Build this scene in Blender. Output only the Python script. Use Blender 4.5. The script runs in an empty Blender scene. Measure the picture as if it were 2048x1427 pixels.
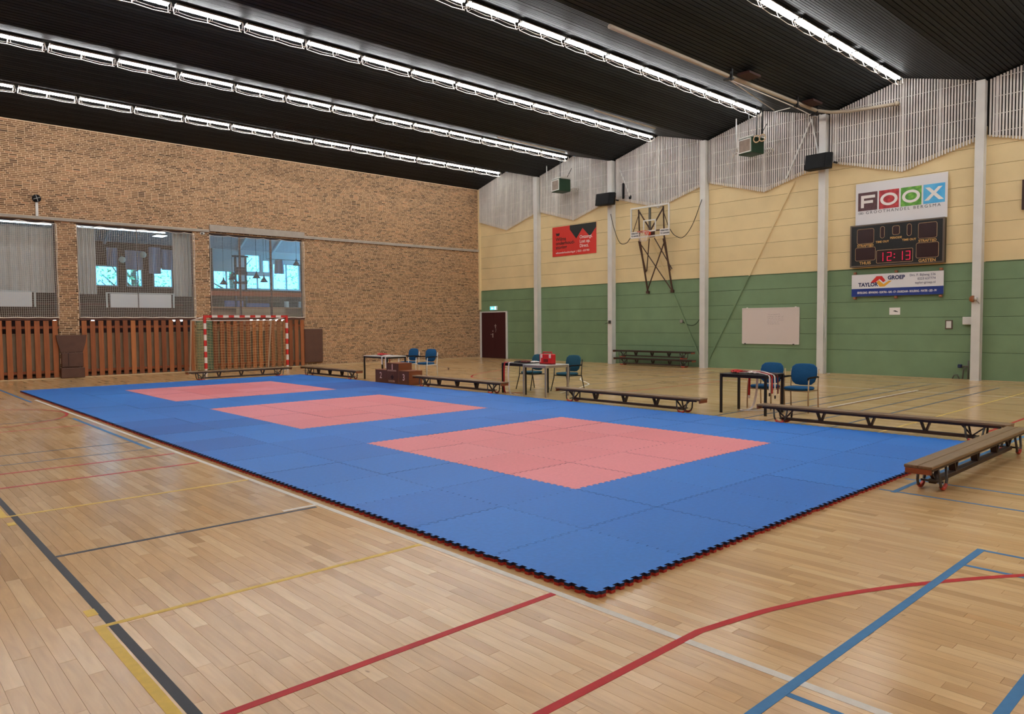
import bpy, math, random
import numpy as np
from mathutils import Matrix, Vector

random.seed(7); RNG = np.random.default_rng(11)
S = bpy.context.scene
COL = S.collection

# ------------------------------------------------------------------ camera
W_, H_ = 2048, 1427
CAM = np.array([-3.41304172, -2.95338826, 1.72808970])
YAW, PITCH, ROLL, FOC = 0.827652147, 0.0467063852, -0.00787183653, 1457.18274
_f = np.array([math.cos(YAW)*math.cos(PITCH), math.sin(YAW)*math.cos(PITCH), -math.sin(PITCH)])
_r = np.array([math.sin(YAW), -math.cos(YAW), 0.0]); _u = np.cross(_r, _f)
CR = math.cos(ROLL)*_r + math.sin(ROLL)*_u; CU = -math.sin(ROLL)*_r + math.cos(ROLL)*_u
cam = bpy.data.cameras.new('camera'); cam_o = bpy.data.objects.new('camera', cam); COL.objects.link(cam_o)
cam.sensor_fit = 'HORIZONTAL'; cam.sensor_width = 36.0; cam.lens = FOC/W_*36.0
cam.clip_start = 0.05; cam.clip_end = 500
m = Matrix(((CR[0], CU[0], -_f[0], CAM[0]), (CR[1], CU[1], -_f[1], CAM[1]), (CR[2], CU[2], -_f[2], CAM[2]), (0, 0, 0, 1)))
cam_o.matrix_world = m
S.camera = cam_o
def project(P):
    d = np.atleast_2d(P) - CAM; z = d @ _f
    return W_/2 + FOC*(d @ CR)/z, H_/2 - FOC*(d @ CU)/z, z

# ------------------------------------------------------------------ world, exposure
SKY_STRENGTH = 6.5
TUBE_STRENGTH = 52.0
w = bpy.data.worlds.new('sky'); S.world = w; w.use_nodes = True
nt = w.node_tree; nt.nodes.clear()
out = nt.nodes.new('ShaderNodeOutputWorld'); bg = nt.nodes.new('ShaderNodeBackground')
bg.inputs[0].default_value = (0.13, 0.56, 0.95, 1); bg.inputs[1].default_value = SKY_STRENGTH
nt.links.new(bg.outputs[0], out.inputs[0])
S.view_settings.view_transform = 'Standard'; S.view_settings.look = 'None'
S.view_settings.exposure = 0.0; S.view_settings.gamma = 1.0
S.view_settings.use_curve_mapping = False
S.cycles.max_bounces = 6; S.cycles.transparent_max_bounces = 16; S.cycles.sample_clamp_indirect = 8.0

# ------------------------------------------------------------------ helpers
def lin(c):
    c = c/255.0
    return c/12.92 if c <= 0.04045 else ((c+0.055)/1.055)**2.4
def rgb(r, g, b, k=1.0):
    return (min(lin(r)*k, .95), min(lin(g)*k, .95), min(lin(b)*k, .95), 1.0)
MATS = {}
def mat(name, col, rough=0.6, metal=0.0, spec=0.4, var=0.0, scale=6.0, stretch=(1, 1, 1), bump=0.0, emit=None, estr=0.0, objcol=False, coat=0.0, rand=0.0):
    """principled material; 'var' mixes a darker tone through noise, 'rand' varies by object / island"""
    if name in MATS: return MATS[name]
    M = bpy.data.materials.new(name); M.use_nodes = True; t = M.node_tree; b = t.nodes['Principled BSDF']
    b.inputs['Roughness'].default_value = rough; b.inputs['Metallic'].default_value = metal
    b.inputs['Specular IOR Level'].default_value = spec
    if coat: b.inputs['Coat Weight'].default_value = coat; b.inputs['Coat Roughness'].default_value = .12
    b.inputs['Base Color'].default_value = col
    src = None
    if objcol:
        oi = t.nodes.new('ShaderNodeObjectInfo'); src = oi.outputs['Color']
    if var or bump:
        g = t.nodes.new('ShaderNodeNewGeometry'); mp = t.nodes.new('ShaderNodeMapping'); mp.inputs['Scale'].default_value = stretch
        n = t.nodes.new('ShaderNodeTexNoise'); n.inputs['Scale'].default_value = scale; n.inputs['Detail'].default_value = 5
        t.links.new(g.outputs['Position'], mp.inputs[0]); t.links.new(mp.outputs[0], n.inputs['Vector'])
        if var:
            mr = t.nodes.new('ShaderNodeMapRange'); mr.inputs[1].default_value = .3; mr.inputs[2].default_value = .7
            mr.inputs[3].default_value = 1-var; mr.inputs[4].default_value = 1+var*.5
            t.links.new(n.outputs[0], mr.inputs[0])
            mx = t.nodes.new('ShaderNodeVectorMath'); mx.operation = 'SCALE'
            if src: t.links.new(src, mx.inputs[0])
            else: mx.inputs[0].default_value = col[:3]
            t.links.new(mr.outputs[0], mx.inputs['Scale']); src = mx.outputs[0]
        if bump:
            bp = t.nodes.new('ShaderNodeBump'); bp.inputs['Strength'].default_value = bump; bp.inputs['Distance'].default_value = .01
            t.links.new(n.outputs[0], bp.inputs['Height']); t.links.new(bp.outputs[0], b.inputs['Normal'])
    if rand:
        g2 = t.nodes.new('ShaderNodeNewGeometry'); o2 = t.nodes.new('ShaderNodeObjectInfo')
        ad = t.nodes.new('ShaderNodeMath'); ad.operation = 'ADD'
        t.links.new(g2.outputs['Random Per Island'], ad.inputs[0]); t.links.new(o2.outputs['Random'], ad.inputs[1])
        fr = t.nodes.new('ShaderNodeMath'); fr.operation = 'FRACT'; t.links.new(ad.outputs[0], fr.inputs[0])
        mr2 = t.nodes.new('ShaderNodeMapRange'); mr2.inputs[3].default_value = 1-rand; mr2.inputs[4].default_value = 1+rand*.6
        t.links.new(fr.outputs[0], mr2.inputs[0])
        mx2 = t.nodes.new('ShaderNodeVectorMath'); mx2.operation = 'SCALE'
        if src: t.links.new(src, mx2.inputs[0])
        else: mx2.inputs[0].default_value = col[:3]
        t.links.new(mr2.outputs[0], mx2.inputs['Scale']); src = mx2.outputs[0]
    if src: t.links.new(src, b.inputs['Base Color'])
    if emit:
        b.inputs['Emission Color'].default_value = emit; b.inputs['Emission Strength'].default_value = estr
    MATS[name] = M
    return M
def ramp_mat(name, stops, rough, grain=(40, 3, 40), gscale=1.0, gvar=.15, spec=.5, coat=0.0, bump=0.0, big=0.0, knots=False):
    """colour picked per island / object from a ramp, times stretched grain"""
    M = bpy.data.materials.new(name); M.use_nodes = True; t = M.node_tree; b = t.nodes['Principled BSDF']
    b.inputs['Roughness'].default_value = rough; b.inputs['Specular IOR Level'].default_value = spec
    if coat: b.inputs['Coat Weight'].default_value = coat; b.inputs['Coat Roughness'].default_value = .1
    g2 = t.nodes.new('ShaderNodeNewGeometry'); o2 = t.nodes.new('ShaderNodeObjectInfo')
    ad = t.nodes.new('ShaderNodeMath'); ad.operation = 'ADD'
    t.links.new(g2.outputs['Random Per Island'], ad.inputs[0]); t.links.new(o2.outputs['Random'], ad.inputs[1])
    fr = t.nodes.new('ShaderNodeMath'); fr.operation = 'FRACT'; t.links.new(ad.outputs[0], fr.inputs[0])
    cr = t.nodes.new('ShaderNodeValToRGB'); t.links.new(fr.outputs[0], cr.inputs[0])
    e = cr.color_ramp.elements
    e[0].position, e[0].color = stops[0]; e[1].position, e[1].color = stops[-1]
    for p_, c_ in stops[1:-1]:
        x = e.new(p_); x.color = c_
    mp = t.nodes.new('ShaderNodeMapping'); mp.inputs['Scale'].default_value = grain
    n = t.nodes.new('ShaderNodeTexNoise'); n.inputs['Scale'].default_value = gscale; n.inputs['Detail'].default_value = 6; n.inputs['Distortion'].default_value = .6
    t.links.new(g2.outputs['Position'], mp.inputs[0])
    # shift the grain from piece to piece
    av = t.nodes.new('ShaderNodeVectorMath'); av.operation = 'ADD'
    sc = t.nodes.new('ShaderNodeMath'); sc.operation = 'MULTIPLY'; sc.inputs[1].default_value = 37.0
    t.links.new(fr.outputs[0], sc.inputs[0]); cx = t.nodes.new('ShaderNodeCombineXYZ'); t.links.new(sc.outputs[0], cx.inputs[2])
    t.links.new(mp.outputs[0], av.inputs[0]); t.links.new(cx.outputs[0], av.inputs[1]); t.links.new(av.outputs[0], n.inputs['Vector'])
    mr = t.nodes.new('ShaderNodeMapRange'); mr.inputs[1].default_value = .25; mr.inputs[2].default_value = .75
    mr.inputs[3].default_value = 1-gvar; mr.inputs[4].default_value = 1+gvar*.6
    t.links.new(n.outputs[0], mr.inputs[0])
    mx = t.nodes.new('ShaderNodeVectorMath'); mx.operation = 'SCALE'
    t.links.new(cr.outputs[0], mx.inputs[0]); t.links.new(mr.outputs[0], mx.inputs['Scale'])
    last = mx.outputs[0]
    if big:
        nb = t.nodes.new('ShaderNodeTexNoise'); nb.inputs['Scale'].default_value = .45; nb.inputs['Detail'].default_value = 3
        t.links.new(g2.outputs['Position'], nb.inputs['Vector'])
        mb = t.nodes.new('ShaderNodeMapRange'); mb.inputs[1].default_value = .3; mb.inputs[2].default_value = .7; mb.inputs[3].default_value = 1-big; mb.inputs[4].default_value = 1+big*.7
        t.links.new(nb.outputs[0], mb.inputs[0])
        m3 = t.nodes.new('ShaderNodeVectorMath'); m3.operation = 'SCALE'; t.links.new(last, m3.inputs[0]); t.links.new(mb.outputs[0], m3.inputs['Scale']); last = m3.outputs[0]
    if knots:
        mk = t.nodes.new('ShaderNodeMapping'); mk.inputs['Scale'].default_value = (2.6, 1.0, 1.0); t.links.new(g2.outputs['Position'], mk.inputs[0])
        vk = t.nodes.new('ShaderNodeTexVoronoi'); vk.inputs['Scale'].default_value = 1.5; t.links.new(mk.outputs[0], vk.inputs['Vector'])
        nk = t.nodes.new('ShaderNodeTexNoise'); nk.inputs['Scale'].default_value = 60; t.links.new(g2.outputs['Position'], nk.inputs['Vector'])
        ak = t.nodes.new('ShaderNodeMath'); ak.operation = 'MULTIPLY_ADD'; ak.inputs[1].default_value = .05; t.links.new(nk.outputs[0], ak.inputs[0]); t.links.new(vk.outputs['Distance'], ak.inputs[2])
        rk = t.nodes.new('ShaderNodeMapRange'); rk.inputs[1].default_value = .035; rk.inputs[2].default_value = .06; rk.inputs[3].default_value = .55; rk.inputs[4].default_value = 1.0
        t.links.new(ak.outputs[0], rk.inputs[0])
        sk = t.nodes.new('ShaderNodeVectorMath'); sk.operation = 'SCALE'; t.links.new(last, sk.inputs[0]); t.links.new(rk.outputs[0], sk.inputs['Scale']); last = sk.outputs[0]
    t.links.new(last, b.inputs['Base Color'])
    if bump:
        bp = t.nodes.new('ShaderNodeBump'); bp.inputs['Strength'].default_value = bump; bp.inputs['Distance'].default_value = .004
        t.links.new(n.outputs[0], bp.inputs['Height']); t.links.new(bp.outputs[0], b.inputs['Normal'])
    MATS[name] = M
    return M
def glass_mat(name, tint=(1, 1, 1, 1), refl=.08):
    M = bpy.data.materials.new(name); M.use_nodes = True; t = M.node_tree; t.nodes.clear()
    o = t.nodes.new('ShaderNodeOutputMaterial'); tr = t.nodes.new('ShaderNodeBsdfTransparent'); gl = t.nodes.new('ShaderNodeBsdfGlossy')
    tr.inputs[0].default_value = tint; gl.inputs['Roughness'].default_value = .02
    mx = t.nodes.new('ShaderNodeMixShader'); mx.inputs[0].default_value = refl
    t.links.new(tr.outputs[0], mx.inputs[1]); t.links.new(gl.outputs[0], mx.inputs[2]); t.links.new(mx.outputs[0], o.inputs[0])
    MATS[name] = M; return M
def emis(name, col, s):
    M = bpy.data.materials.new(name); M.use_nodes = True; t = M.node_tree; t.nodes.clear()
    o = t.nodes.new('ShaderNodeOutputMaterial'); e = t.nodes.new('ShaderNodeEmission'); e.inputs[0].default_value = col; e.inputs[1].default_value = s
    t.links.new(e.outputs[0], o.inputs[0]); MATS[name] = M; return M

def ploc(o):
    v = Vector((0, 0, 0))
    while o is not None:
        v += o.location; o = o.parent
    return v
class MB:
    def __init__(s): s.v = []; s.f = []; s.m = []; s.sm = []
    def _add(s, vs, fs, mi=0, smooth=False):
        k = len(s.v); s.v += [tuple(map(float, q)) for q in vs]; s.f += [tuple(i+k for i in f) for f in fs]
        s.m += [mi]*len(fs); s.sm += [smooth]*len(fs); return s
    def bx(s, x0, x1, y0, y1, z0, z1, mi=0):
        x0, x1 = min(x0, x1), max(x0, x1); y0, y1 = min(y0, y1), max(y0, y1); z0, z1 = min(z0, z1), max(z0, z1)
        vs = [(x0,y0,z0),(x1,y0,z0),(x1,y1,z0),(x0,y1,z0),(x0,y0,z1),(x1,y0,z1),(x1,y1,z1),(x0,y1,z1)]
        return s._add(vs, [(0,3,2,1),(4,5,6,7),(0,1,5,4),(1,2,6,5),(2,3,7,6),(3,0,4,7)], mi)
    def obox(s, c, size, R=None, mi=0):
        hx, hy, hz = size[0]/2, size[1]/2, size[2]/2; R = R or Matrix.Identity(3)
        vs = []
        for z in (-hz, hz):
            for x, y in ((-hx,-hy),(hx,-hy),(hx,hy),(-hx,hy)):
                vs.append(Vector(c) + R @ Vector((x, y, z)))
        return s._add(vs, [(0,3,2,1),(4,5,6,7),(0,1,5,4),(1,2,6,5),(2,3,7,6),(3,0,4,7)], mi)
    def rbox(s, x0, x1, y0, y1, z0, z1, r=.01, mi=0):
        """box with all edges chamfered by r"""
        vs = []; idx = {}
        c = ((x0+x1)/2, (y0+y1)/2, (z0+z1)/2); h = ((x1-x0)/2, (y1-y0)/2, (z1-z0)/2)
        for sx in (-1, 1):
            for sy in (-1, 1):
                for sz in (-1, 1):
                    for a in range(3):
                        q = [h[0]-r, h[1]-r, h[2]-r]; q[a] += r
                        idx[(sx, sy, sz, a)] = len(vs); vs.append((c[0]+sx*q[0], c[1]+sy*q[1], c[2]+sz*q[2]))
        fs = []
        I = lambda sg, a: idx[(sg[0], sg[1], sg[2], a)]
        for a in range(3):
            b, d = (a+1) % 3, (a+2) % 3
            for sg in (-1, 1):
                q = []
                for sb, sd in ((-1,-1),(1,-1),(1,1),(-1,1)):
                    k = [0,0,0]; k[a] = sg; k[b] = sb; k[d] = sd; q.append(I(k, a))
                fs.append(tuple(q if sg > 0 else q[::-1]))
        for a in range(3):
            b, d = (a+1) % 3, (a+2) % 3
            for sb in (-1, 1):
                for sd in (-1, 1):
                    k0 = [0,0,0]; k1 = [0,0,0]; k0[a] = -1; k1[a] = 1
                    for k in (k0, k1): k[b] = sb; k[d] = sd
                    q = [I(k0, b), I(k1, b), I(k1, d), I(k0, d)]
                    fs.append(tuple(q if sb*sd < 0 else q[::-1]))
        for sx in (-1, 1):
            for sy in (-1, 1):
                for sz in (-1, 1):
                    q = [I((sx,sy,sz), a) for a in range(3)]
                    fs.append(tuple(q if sx*sy*sz > 0 else q[::-1]))
        return s._add(vs, fs, mi)
    def tube(s, pts, r, n=6, mi=0, closed=False, flat=None):
        pts = [Vector(q) for q in pts]; N = len(pts); vs = []; prev = None
        for i, q in enumerate(pts):
            a = pts[(i-1) % N] if (i > 0 or closed) else q; b = pts[(i+1) % N] if (i < N-1 or closed) else q
            d = (b-a).normalized()
            if prev is None:
                up = Vector((0, 0, 1)) if abs(d.z) < .9 else Vector((1, 0, 0))
                e1 = d.cross(up).normalized()
            else:
                e1 = (prev - d*prev.dot(d)).normalized()
            prev = e1; e2 = d.cross(e1)
            rr = r[i] if isinstance(r, (list, tuple)) else r
            for k in range(n):
                t = 2*math.pi*k/n; vs.append(q + e1*(math.cos(t)*rr) + e2*(math.sin(t)*rr))
        fs = []
        for i in range(N if closed else N-1):
            j = (i+1) % N
            for k in range(n):
                k2 = (k+1) % n; fs.append((i*n+k, i*n+k2, j*n+k2, j*n+k))
        s._add(vs, fs, mi, n > 4)
        if not closed:
            k0 = len(s.v)-len(vs)
            s.f += [tuple(k0+k for k in range(n))[::-1], tuple(k0+(N-1)*n+k for k in range(n))]; s.m += [mi]*2; s.sm += [False]*2
        return s
    def cyl(s, a, b, r, n=10, mi=0): return s.tube([a, b], r, n, mi)
    def bar(s, a, b, w_, h_, mi=0):
        """rectangular bar from a to b"""
        a, b = Vector(a), Vector(b); d = (b-a); L = d.length; d.normalize()
        up = Vector((0, 0, 1)) if abs(d.z) < .95 else Vector((0, 1, 0))
        e1 = d.cross(up).normalized(); e2 = e1.cross(d)
        R = Matrix((e1, d, e2)).transposed()
        return s.obox((a+b)/2, (w_, L, h_), R, mi)
    def prism(s, poly, fn, a, b, mi=0):
        """extrude polygon: fn(u, v, t) -> xyz"""
        n = len(poly); vs = [fn(u, v, a) for u, v in poly] + [fn(u, v, b) for u, v in poly]
        fs = [tuple(range(n))[::-1], tuple(range(n, 2*n))] + [(i, (i+1) % n, n+(i+1) % n, n+i) for i in range(n)]
        return s._add(vs, fs, mi)
    def lathe(s, prof, c, n=16, mi=0, axis='z'):
        vs = []
        for r, z in prof:
            for k in range(n):
                t = 2*math.pi*k/n; a, b = r*math.cos(t), r*math.sin(t)
                vs.append((c[0]+a, c[1]+b, c[2]+z) if axis == 'z' else ((c[0]+z, c[1]+a, c[2]+b) if axis == 'x' else (c[0]+a, c[1]+z, c[2]+b)))
        fs = []
        for i in range(len(prof)-1):
            for k in range(n):
                k2 = (k+1) % n; fs.append((i*n+k, i*n+k2, (i+1)*n+k2, (i+1)*n+k))
        return s._add(vs, fs, mi, True)
    def grid(s, fn, nu, nv, mi=0, smooth=True):
        vs = [fn(i/nu, j/nv) for i in range(nu+1) for j in range(nv+1)]
        fs = [(i*(nv+1)+j, (i+1)*(nv+1)+j, (i+1)*(nv+1)+j+1, i*(nv+1)+j+1) for i in range(nu) for j in range(nv)]
        return s._add(vs, fs, mi, smooth)
    def mesh(s, name, mats, off=None):
        me = bpy.data.meshes.new(name)
        vs = s.v if off is None else [(a-off[0], b-off[1], c-off[2]) for a, b, c in s.v]
        me.from_pydata(vs, [], s.f); me.update()
        if not isinstance(mats, (list, tuple)): mats = [mats]
        for k in mats: me.materials.append(k)
        me.polygons.foreach_set('material_index', s.m); me.polygons.foreach_set('use_smooth', s.sm)
        return me
    def build(s, name, mats, parent=None, local=False):
        """world coordinates unless local"""
        off = None
        if parent is not None and not local: off = ploc(parent)
        return link(name, s.mesh(name, mats, off), parent)
def link(name, data, parent=None, loc=None):
    o = bpy.data.objects.new(name, data); COL.objects.link(o)
    if parent is not None: o.parent = parent
    if loc is not None: o.location = loc
    return o
def tag(o, label, cat, group=None):
    o['label'] = label; o['category'] = cat
    if group: o['group'] = group
    return o
def thing(name, label, cat, loc=(0, 0, 0), rz=0.0, group=None):
    o = bpy.data.objects.new(name, None); COL.objects.link(o); o.location = loc; o.rotation_euler = (0, 0, rz)
    o.empty_display_size = .1
    return tag(o, label, cat, group)
def struct(o): o['kind'] = 'structure'; return o
def sempty(name, loc=(0, 0, 0)):
    o = bpy.data.objects.new(name, None); COL.objects.link(o); o.location = loc; o['kind'] = 'structure'; return o
def stuff(o): o['kind'] = 'stuff'; return o
def copy_tree(o, parent=None):
    c = o.copy(); COL.objects.link(c); c.parent = parent
    for ch in list(o.children): copy_tree(ch, c)
    return c
def text(name, s, size, loc, mt, parent, align='LEFT', sx=1.0, ext=.001, bold=0.0, space=1.0):
    """lettering on a plane facing -X (reads towards -Y); loc in world"""
    cu = bpy.data.curves.new(name, 'FONT'); cu.body = s; cu.size = size; cu.align_x = align; cu.extrude = ext; cu.offset = bold
    cu.space_character = space; cu.resolution_u = 3
    cu.materials.append(mt)
    o = link(name, cu, parent)
    o.location = Vector(loc) - ploc(parent)
    o.rotation_euler = Matrix(((0, 0, -1), (-1, 0, 0), (0, 1, 0))).to_euler()
    o.scale = (sx, 1, 1)
    return o
ORD = ['first', 'second', 'third', 'fourth', 'fifth', 'sixth', 'seventh', 'eighth', 'ninth', 'tenth', 'eleventh', 'twelfth', 'thirteenth', 'fourteenth', 'fifteenth', 'sixteenth']

# ------------------------------------------------------------------ dimensions
XG, YB = 20.30, 25.19            # green wall face, brick wall face
XL, YR = -4.9, -10.2             # walls behind / beside the camera
VAL = [25.19, 20.95, 16.56, 12.15, 7.72, 3.30, -1.12, -5.6, -10.2]   # roof valleys
RID = [23.10, 18.76, 14.27, 9.84, 5.38, 0.95, -3.4, -7.9]            # roof ridges
ZV, ZR = 8.36, 8.94
PIL = [20.95, 16.57, 12.17, 7.74, 3.32]                              # pillar centres
WIN = [(-1.90, 1.93), (2.53, 6.35), (6.93, 10.74)]                   # openings in the brick wall
WZ0, WZ1 = 2.0, 5.22

K = 1.42
M_white = mat('white_paint', rgb(205, 203, 196, 1.15), .5, var=.06, scale=3)
M_cream = mat('cream_wall', rgb(220, 198, 150, 1.12), .7, var=.07, scale=1.3, bump=.08, rand=.04)
M_green = mat('green_wall', rgb(108, 132, 98, 1.15), .6, var=.10, scale=1.6, bump=.1, rand=.05)
M_slat = mat('slat_white', rgb(206, 200, 192, 1.2), .55, var=.08, scale=4, rand=.06)
M_dark = mat('dark_void', rgb(14, 13, 13), .9)
M_ceil = ramp_mat('ceiling_black', [(0, rgb(20, 22, 23)), (.5, rgb(27, 30, 31)), (1, rgb(35, 38, 39))], .55, (3, 40, 3), 1, .3, spec=.16)
M_ceilback = mat('roof_deck', rgb(8, 8, 8), .9)
M_brick = ramp_mat('brick_brown', [(0, rgb(80, 56, 38)), (.04, rgb(104, 74, 50)), (.25, rgb(130, 96, 67)), (.6, rgb(148, 111, 79)), (.9, rgb(166, 126, 91)), (1, rgb(176, 126, 91))], .8, (9, 9, 30), 1, .13, spec=.2, bump=.25, big=.10)
M_mortar = mat('mortar', rgb(226, 200, 164, 1.1), .9, var=.1, scale=8)
M_plainbrick = mat('plain_brick_wall', rgb(176, 130, 90), .8, var=.15, scale=9)
M_floor = ramp_mat('maple_strip_floor', [(0, rgb(184, 144, 96)), (.08, rgb(198, 158, 108)), (.4, rgb(208, 168, 116)), (.75, rgb(213, 174, 123)), (.94, rgb(220, 184, 134)), (1, rgb(204, 160, 106))], .2, (26, 2.6, 26), 1, .13, spec=.32, big=.05, knots=True)
M_sub = mat('floor_joint', rgb(92, 66, 40), .8)
M_concrete = mat('concrete', rgb(158, 148, 136, 1.1), .8, var=.12, scale=5)
M_black = mat('black_metal', rgb(24, 22, 22), .45, spec=.4)
M_matblack = mat('matt_black', rgb(10, 10, 11), .65, spec=.2)
M_steel = mat('brushed_steel', rgb(170, 168, 162), .35, metal=.8)
M_brace = mat('brace_brown', rgb(74, 52, 42), .5)
M_tubewire = mat('white_wire', rgb(214, 206, 196, 1.1), .5)
M_rail = mat('cream_steel_rail', rgb(172, 158, 138), .6, var=.12, scale=3)

# ------------------------------------------------------------------ floor of strips
def boxes_mesh(name, lo, hi, mt, tilt=None, drop=(0,)):
    """many boxes (without the faces in 'drop') as one mesh; lo, hi (N,3)"""
    N = len(lo)
    x0, y0, z0 = lo.T; x1, y1, z1 = hi.T
    V = np.stack([np.stack(a, 1) for a in ((x0,y0,z0),(x1,y0,z0),(x1,y1,z0),(x0,y1,z0),(x0,y0,z1),(x1,y0,z1),(x1,y1,z1),(x0,y1,z1))], 1)
    if tilt is not None: V[:, 4:, 2] += tilt
    F = np.array([(0,3,2,1),(4,5,6,7),(0,1,5,4),(1,2,6,5),(2,3,7,6),(3,0,4,7)])
    F = F[[i for i in range(6) if i not in drop]]
    FI = (np.arange(N)[:, None, None]*8 + F[None]).reshape(-1, 4)
    me = bpy.data.meshes.new(name)
    me.vertices.add(N*8); me.vertices.foreach_set('co', V.reshape(-1).astype(np.float32))
    nf = len(FI); me.loops.add(nf*4); me.polygons.add(nf)
    me.loops.foreach_set('vertex_index', FI.reshape(-1).astype(np.int32))
    me.polygons.foreach_set('loop_start', (np.arange(nf)*4).astype(np.int32))
    me.polygons.foreach_set('loop_total', np.full(nf, 4, np.int32))
    me.update(calc_edges=True); me.materials.append(mt)
    me.polygons.foreach_set('use_smooth', np.zeros(nf, bool))
    return me
floor = struct(MB().bx(XL-.2, XG+.2, YR-.2, YB+.3, -.2, -.016).build('floor', M_sub))
PW = .083; LENS = [.5, .62, .75, .9, 1.1]
rows = []
x = XL
while x < XG:
    y = YR + random.random()*-1.0
    while y < YB:
        L = random.choice(LENS); rows.append((x, y, L)); y += L
    x += PW
rows = np.array(rows)
cen = np.stack([rows[:, 0]+PW/2, rows[:, 1]+rows[:, 2]/2, np.zeros(len(rows))], 1)
px, py, pz = project(cen)
inside = (px > 40) & (px < W_-40) & (py > 0) & (py < H_-20) & (pz > 0) & ~((cen[:, 0] > -.1) & (cen[:, 1] > -.1) & (cen[:, 0] < 8) & (cen[:, 1] < 20))
dist = np.where(inside, np.linalg.norm(cen-CAM, axis=1), 1e9)
near = set(np.argsort(dist)[:300].tolist())
GAP = .0007
plank_me = {}
for L in LENS:
    plank_me[L] = MB().bx(-PW/2+GAP, PW/2-GAP, -L/2+GAP, L/2-GAP, -.016, 0).mesh('plank', M_floor)
for i in sorted(near):
    x, y, L = rows[i]; o = link('plank', plank_me[min(LENS, key=lambda q: abs(q-L))], floor, (x+PW/2, y+L/2, random.uniform(-.00015, .0001)))
    o.rotation_euler = (random.gauss(0, .0003), random.gauss(0, .0005), 0)
rest = np.array([r_ for i, r_ in enumerate(rows) if i not in near])
lo = np.stack([rest[:, 0]+GAP, rest[:, 1]+GAP, np.full(len(rest), -.016)], 1)
hi = np.stack([rest[:, 0]+PW-GAP, np.minimum(rest[:, 1]+rest[:, 2]-GAP, YB-.02), np.zeros(len(rest))], 1)
tx = RNG.normal(0, .0005, len(rest))*PW/2; ty = RNG.normal(0, .0003, len(rest))*rest[:, 2]/2; dz = RNG.uniform(-.00015, .0001, len(rest))
tilt = np.stack([dz-tx-ty, dz+tx-ty, dz+tx+ty, dz-tx+ty], 1)
stuff(link('floor_strips', boxes_mesh('floor_strips', lo, hi, M_floor, tilt), floor))
floor['label'] = 'pale varnished maple strip floor marked with coloured court lines'

# court lines painted on the strips
LINE_COL = {'black': (52, 52, 56), 'red': (178, 34, 34), 'blue': (62, 116, 160), 'yellow': (222, 186, 84), 'white': (222, 214, 200), 'grey': (72, 84, 96), 'brown': (104, 74, 56)}
LM = {k: mat('line_'+k, rgb(*c, 1.0), .5, spec=.18, var=.08, scale=20) for k, c in LINE_COL.items()}
lvl = [0]
def cline(col, a, b, wd=.05):
    """axis aligned or oblique straight line on the floor"""
    lvl[0] = (lvl[0]+1) % 12; top = .0009 + lvl[0]*.00008
    a, b = Vector((a[0], a[1], 0)), Vector((b[0], b[1], 0)); d = (b-a).normalized(); n = Vector((-d.y, d.x, 0))*wd/2
    vs = [a-n, b-n, b+n, a+n]; mb = MB()
    mb._add([(q.x, q.y, -.001) for q in vs]+[(q.x, q.y, top) for q in vs], [(4,5,6,7),(0,1,5,4),(1,2,6,5),(2,3,7,6),(3,0,4,7)])
    return mb.build('court_line', LM[col], floor)
def ccurve(col, pts, wd=.05):
    lvl[0] = (lvl[0]+1) % 12; top = .0009 + lvl[0]*.00008
    P_ = [Vector((q[0], q[1], 0)) for q in pts]; L_, R_ = [], []
    for i, q in enumerate(P_):
        d = (P_[min(i+1, len(P_)-1)]-P_[max(i-1, 0)]).normalized(); n = Vector((-d.y, d.x, 0))*wd/2
        L_.append(q+n); R_.append(q-n)
    mb = MB(); N = len(P_)
    mb._add([(q.x, q.y, top) for q in R_]+[(q.x, q.y, top) for q in L_], [(i, i+1, N+i+1, N+i) for i in range(N-1)])
    return mb.build('court_line', LM[col], floor)
def arc(cx, cy, r, a0, a1, n=24): return [(cx+r*math.cos(math.radians(a0+(a1-a0)*i/n)), cy+r*math.sin(math.radians(a0+(a1-a0)*i/n))) for i in range(n+1)]
def spline(pts, n=8):
    P_ = [np.array(q, float) for q in pts]; P_ = [2*P_[0]-P_[1]]+P_+[2*P_[-1]-P_[-2]]; o = []
    for i in range(1, len(P_)-2):
        for k in range(n):
            t = k/n; a, b, c, d = P_[i-1:i+3]
            o.append(tuple(.5*((2*b)+(-a+c)*t+(2*a-5*b+4*c-d)*t*t+(-a+3*b-3*c+d)*t**3)))
    o.append(tuple(P_[-2])); return o
cline('black', (-2.318, -6), (-2.318, 19.6), .052); cline('black', (-2.29, 3.35), (-.16, 3.35), .045)
cline('yellow', (-2.385, -6), (-2.385, 1.70), .055); cline('yellow', (-2.39, 4.99), (-2.39, 15), .055)
cline('yellow', (-2.41, 1.69), (-.06, 1.69), .042); cline('yellow', (-2.41, 5.0), (-.12, 5.0), .042)
cline('yellow', (-2.37, 1.90), (-2.37, 2.02), .06); cline('yellow', (-2.38, 4.62), (-2.38, 4.74), .06)
cline('red', (-4.5, 7.36), (-.16, 7.36), .045); cline('red', (-4.5, 6.45), (-.16, 6.45), .045)
cline('grey', (-4.5, 8.83), (-.16, 8.83), .035); cline('grey', (-4.5, 8.01), (-.16, 8.01), .035)
ccurve('red', arc(-1.95, 13.85, 1.78, -120, 120), .05); cline('red', (-4.5, 11.5), (-.16, 11.5), .045)
cline('blue', (-.27, 8.0), (-.27, 12.7), .06); cline('blue', (-.28, 16.75), (-.28, 23.0), .06); cline('grey', (-4.5, 12.7), (-.25, 12.7), .035)
cline('white', (-.105, -7), (-.105, 17.3), .055); cline('white', (-.46, 3.42), (-.13, 3.42), .05)
cline('red', (-4.5, .245), (-.13, .245), .05)
cline('red', (-4.5, -.712), (.05, -.712), .05)
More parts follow.
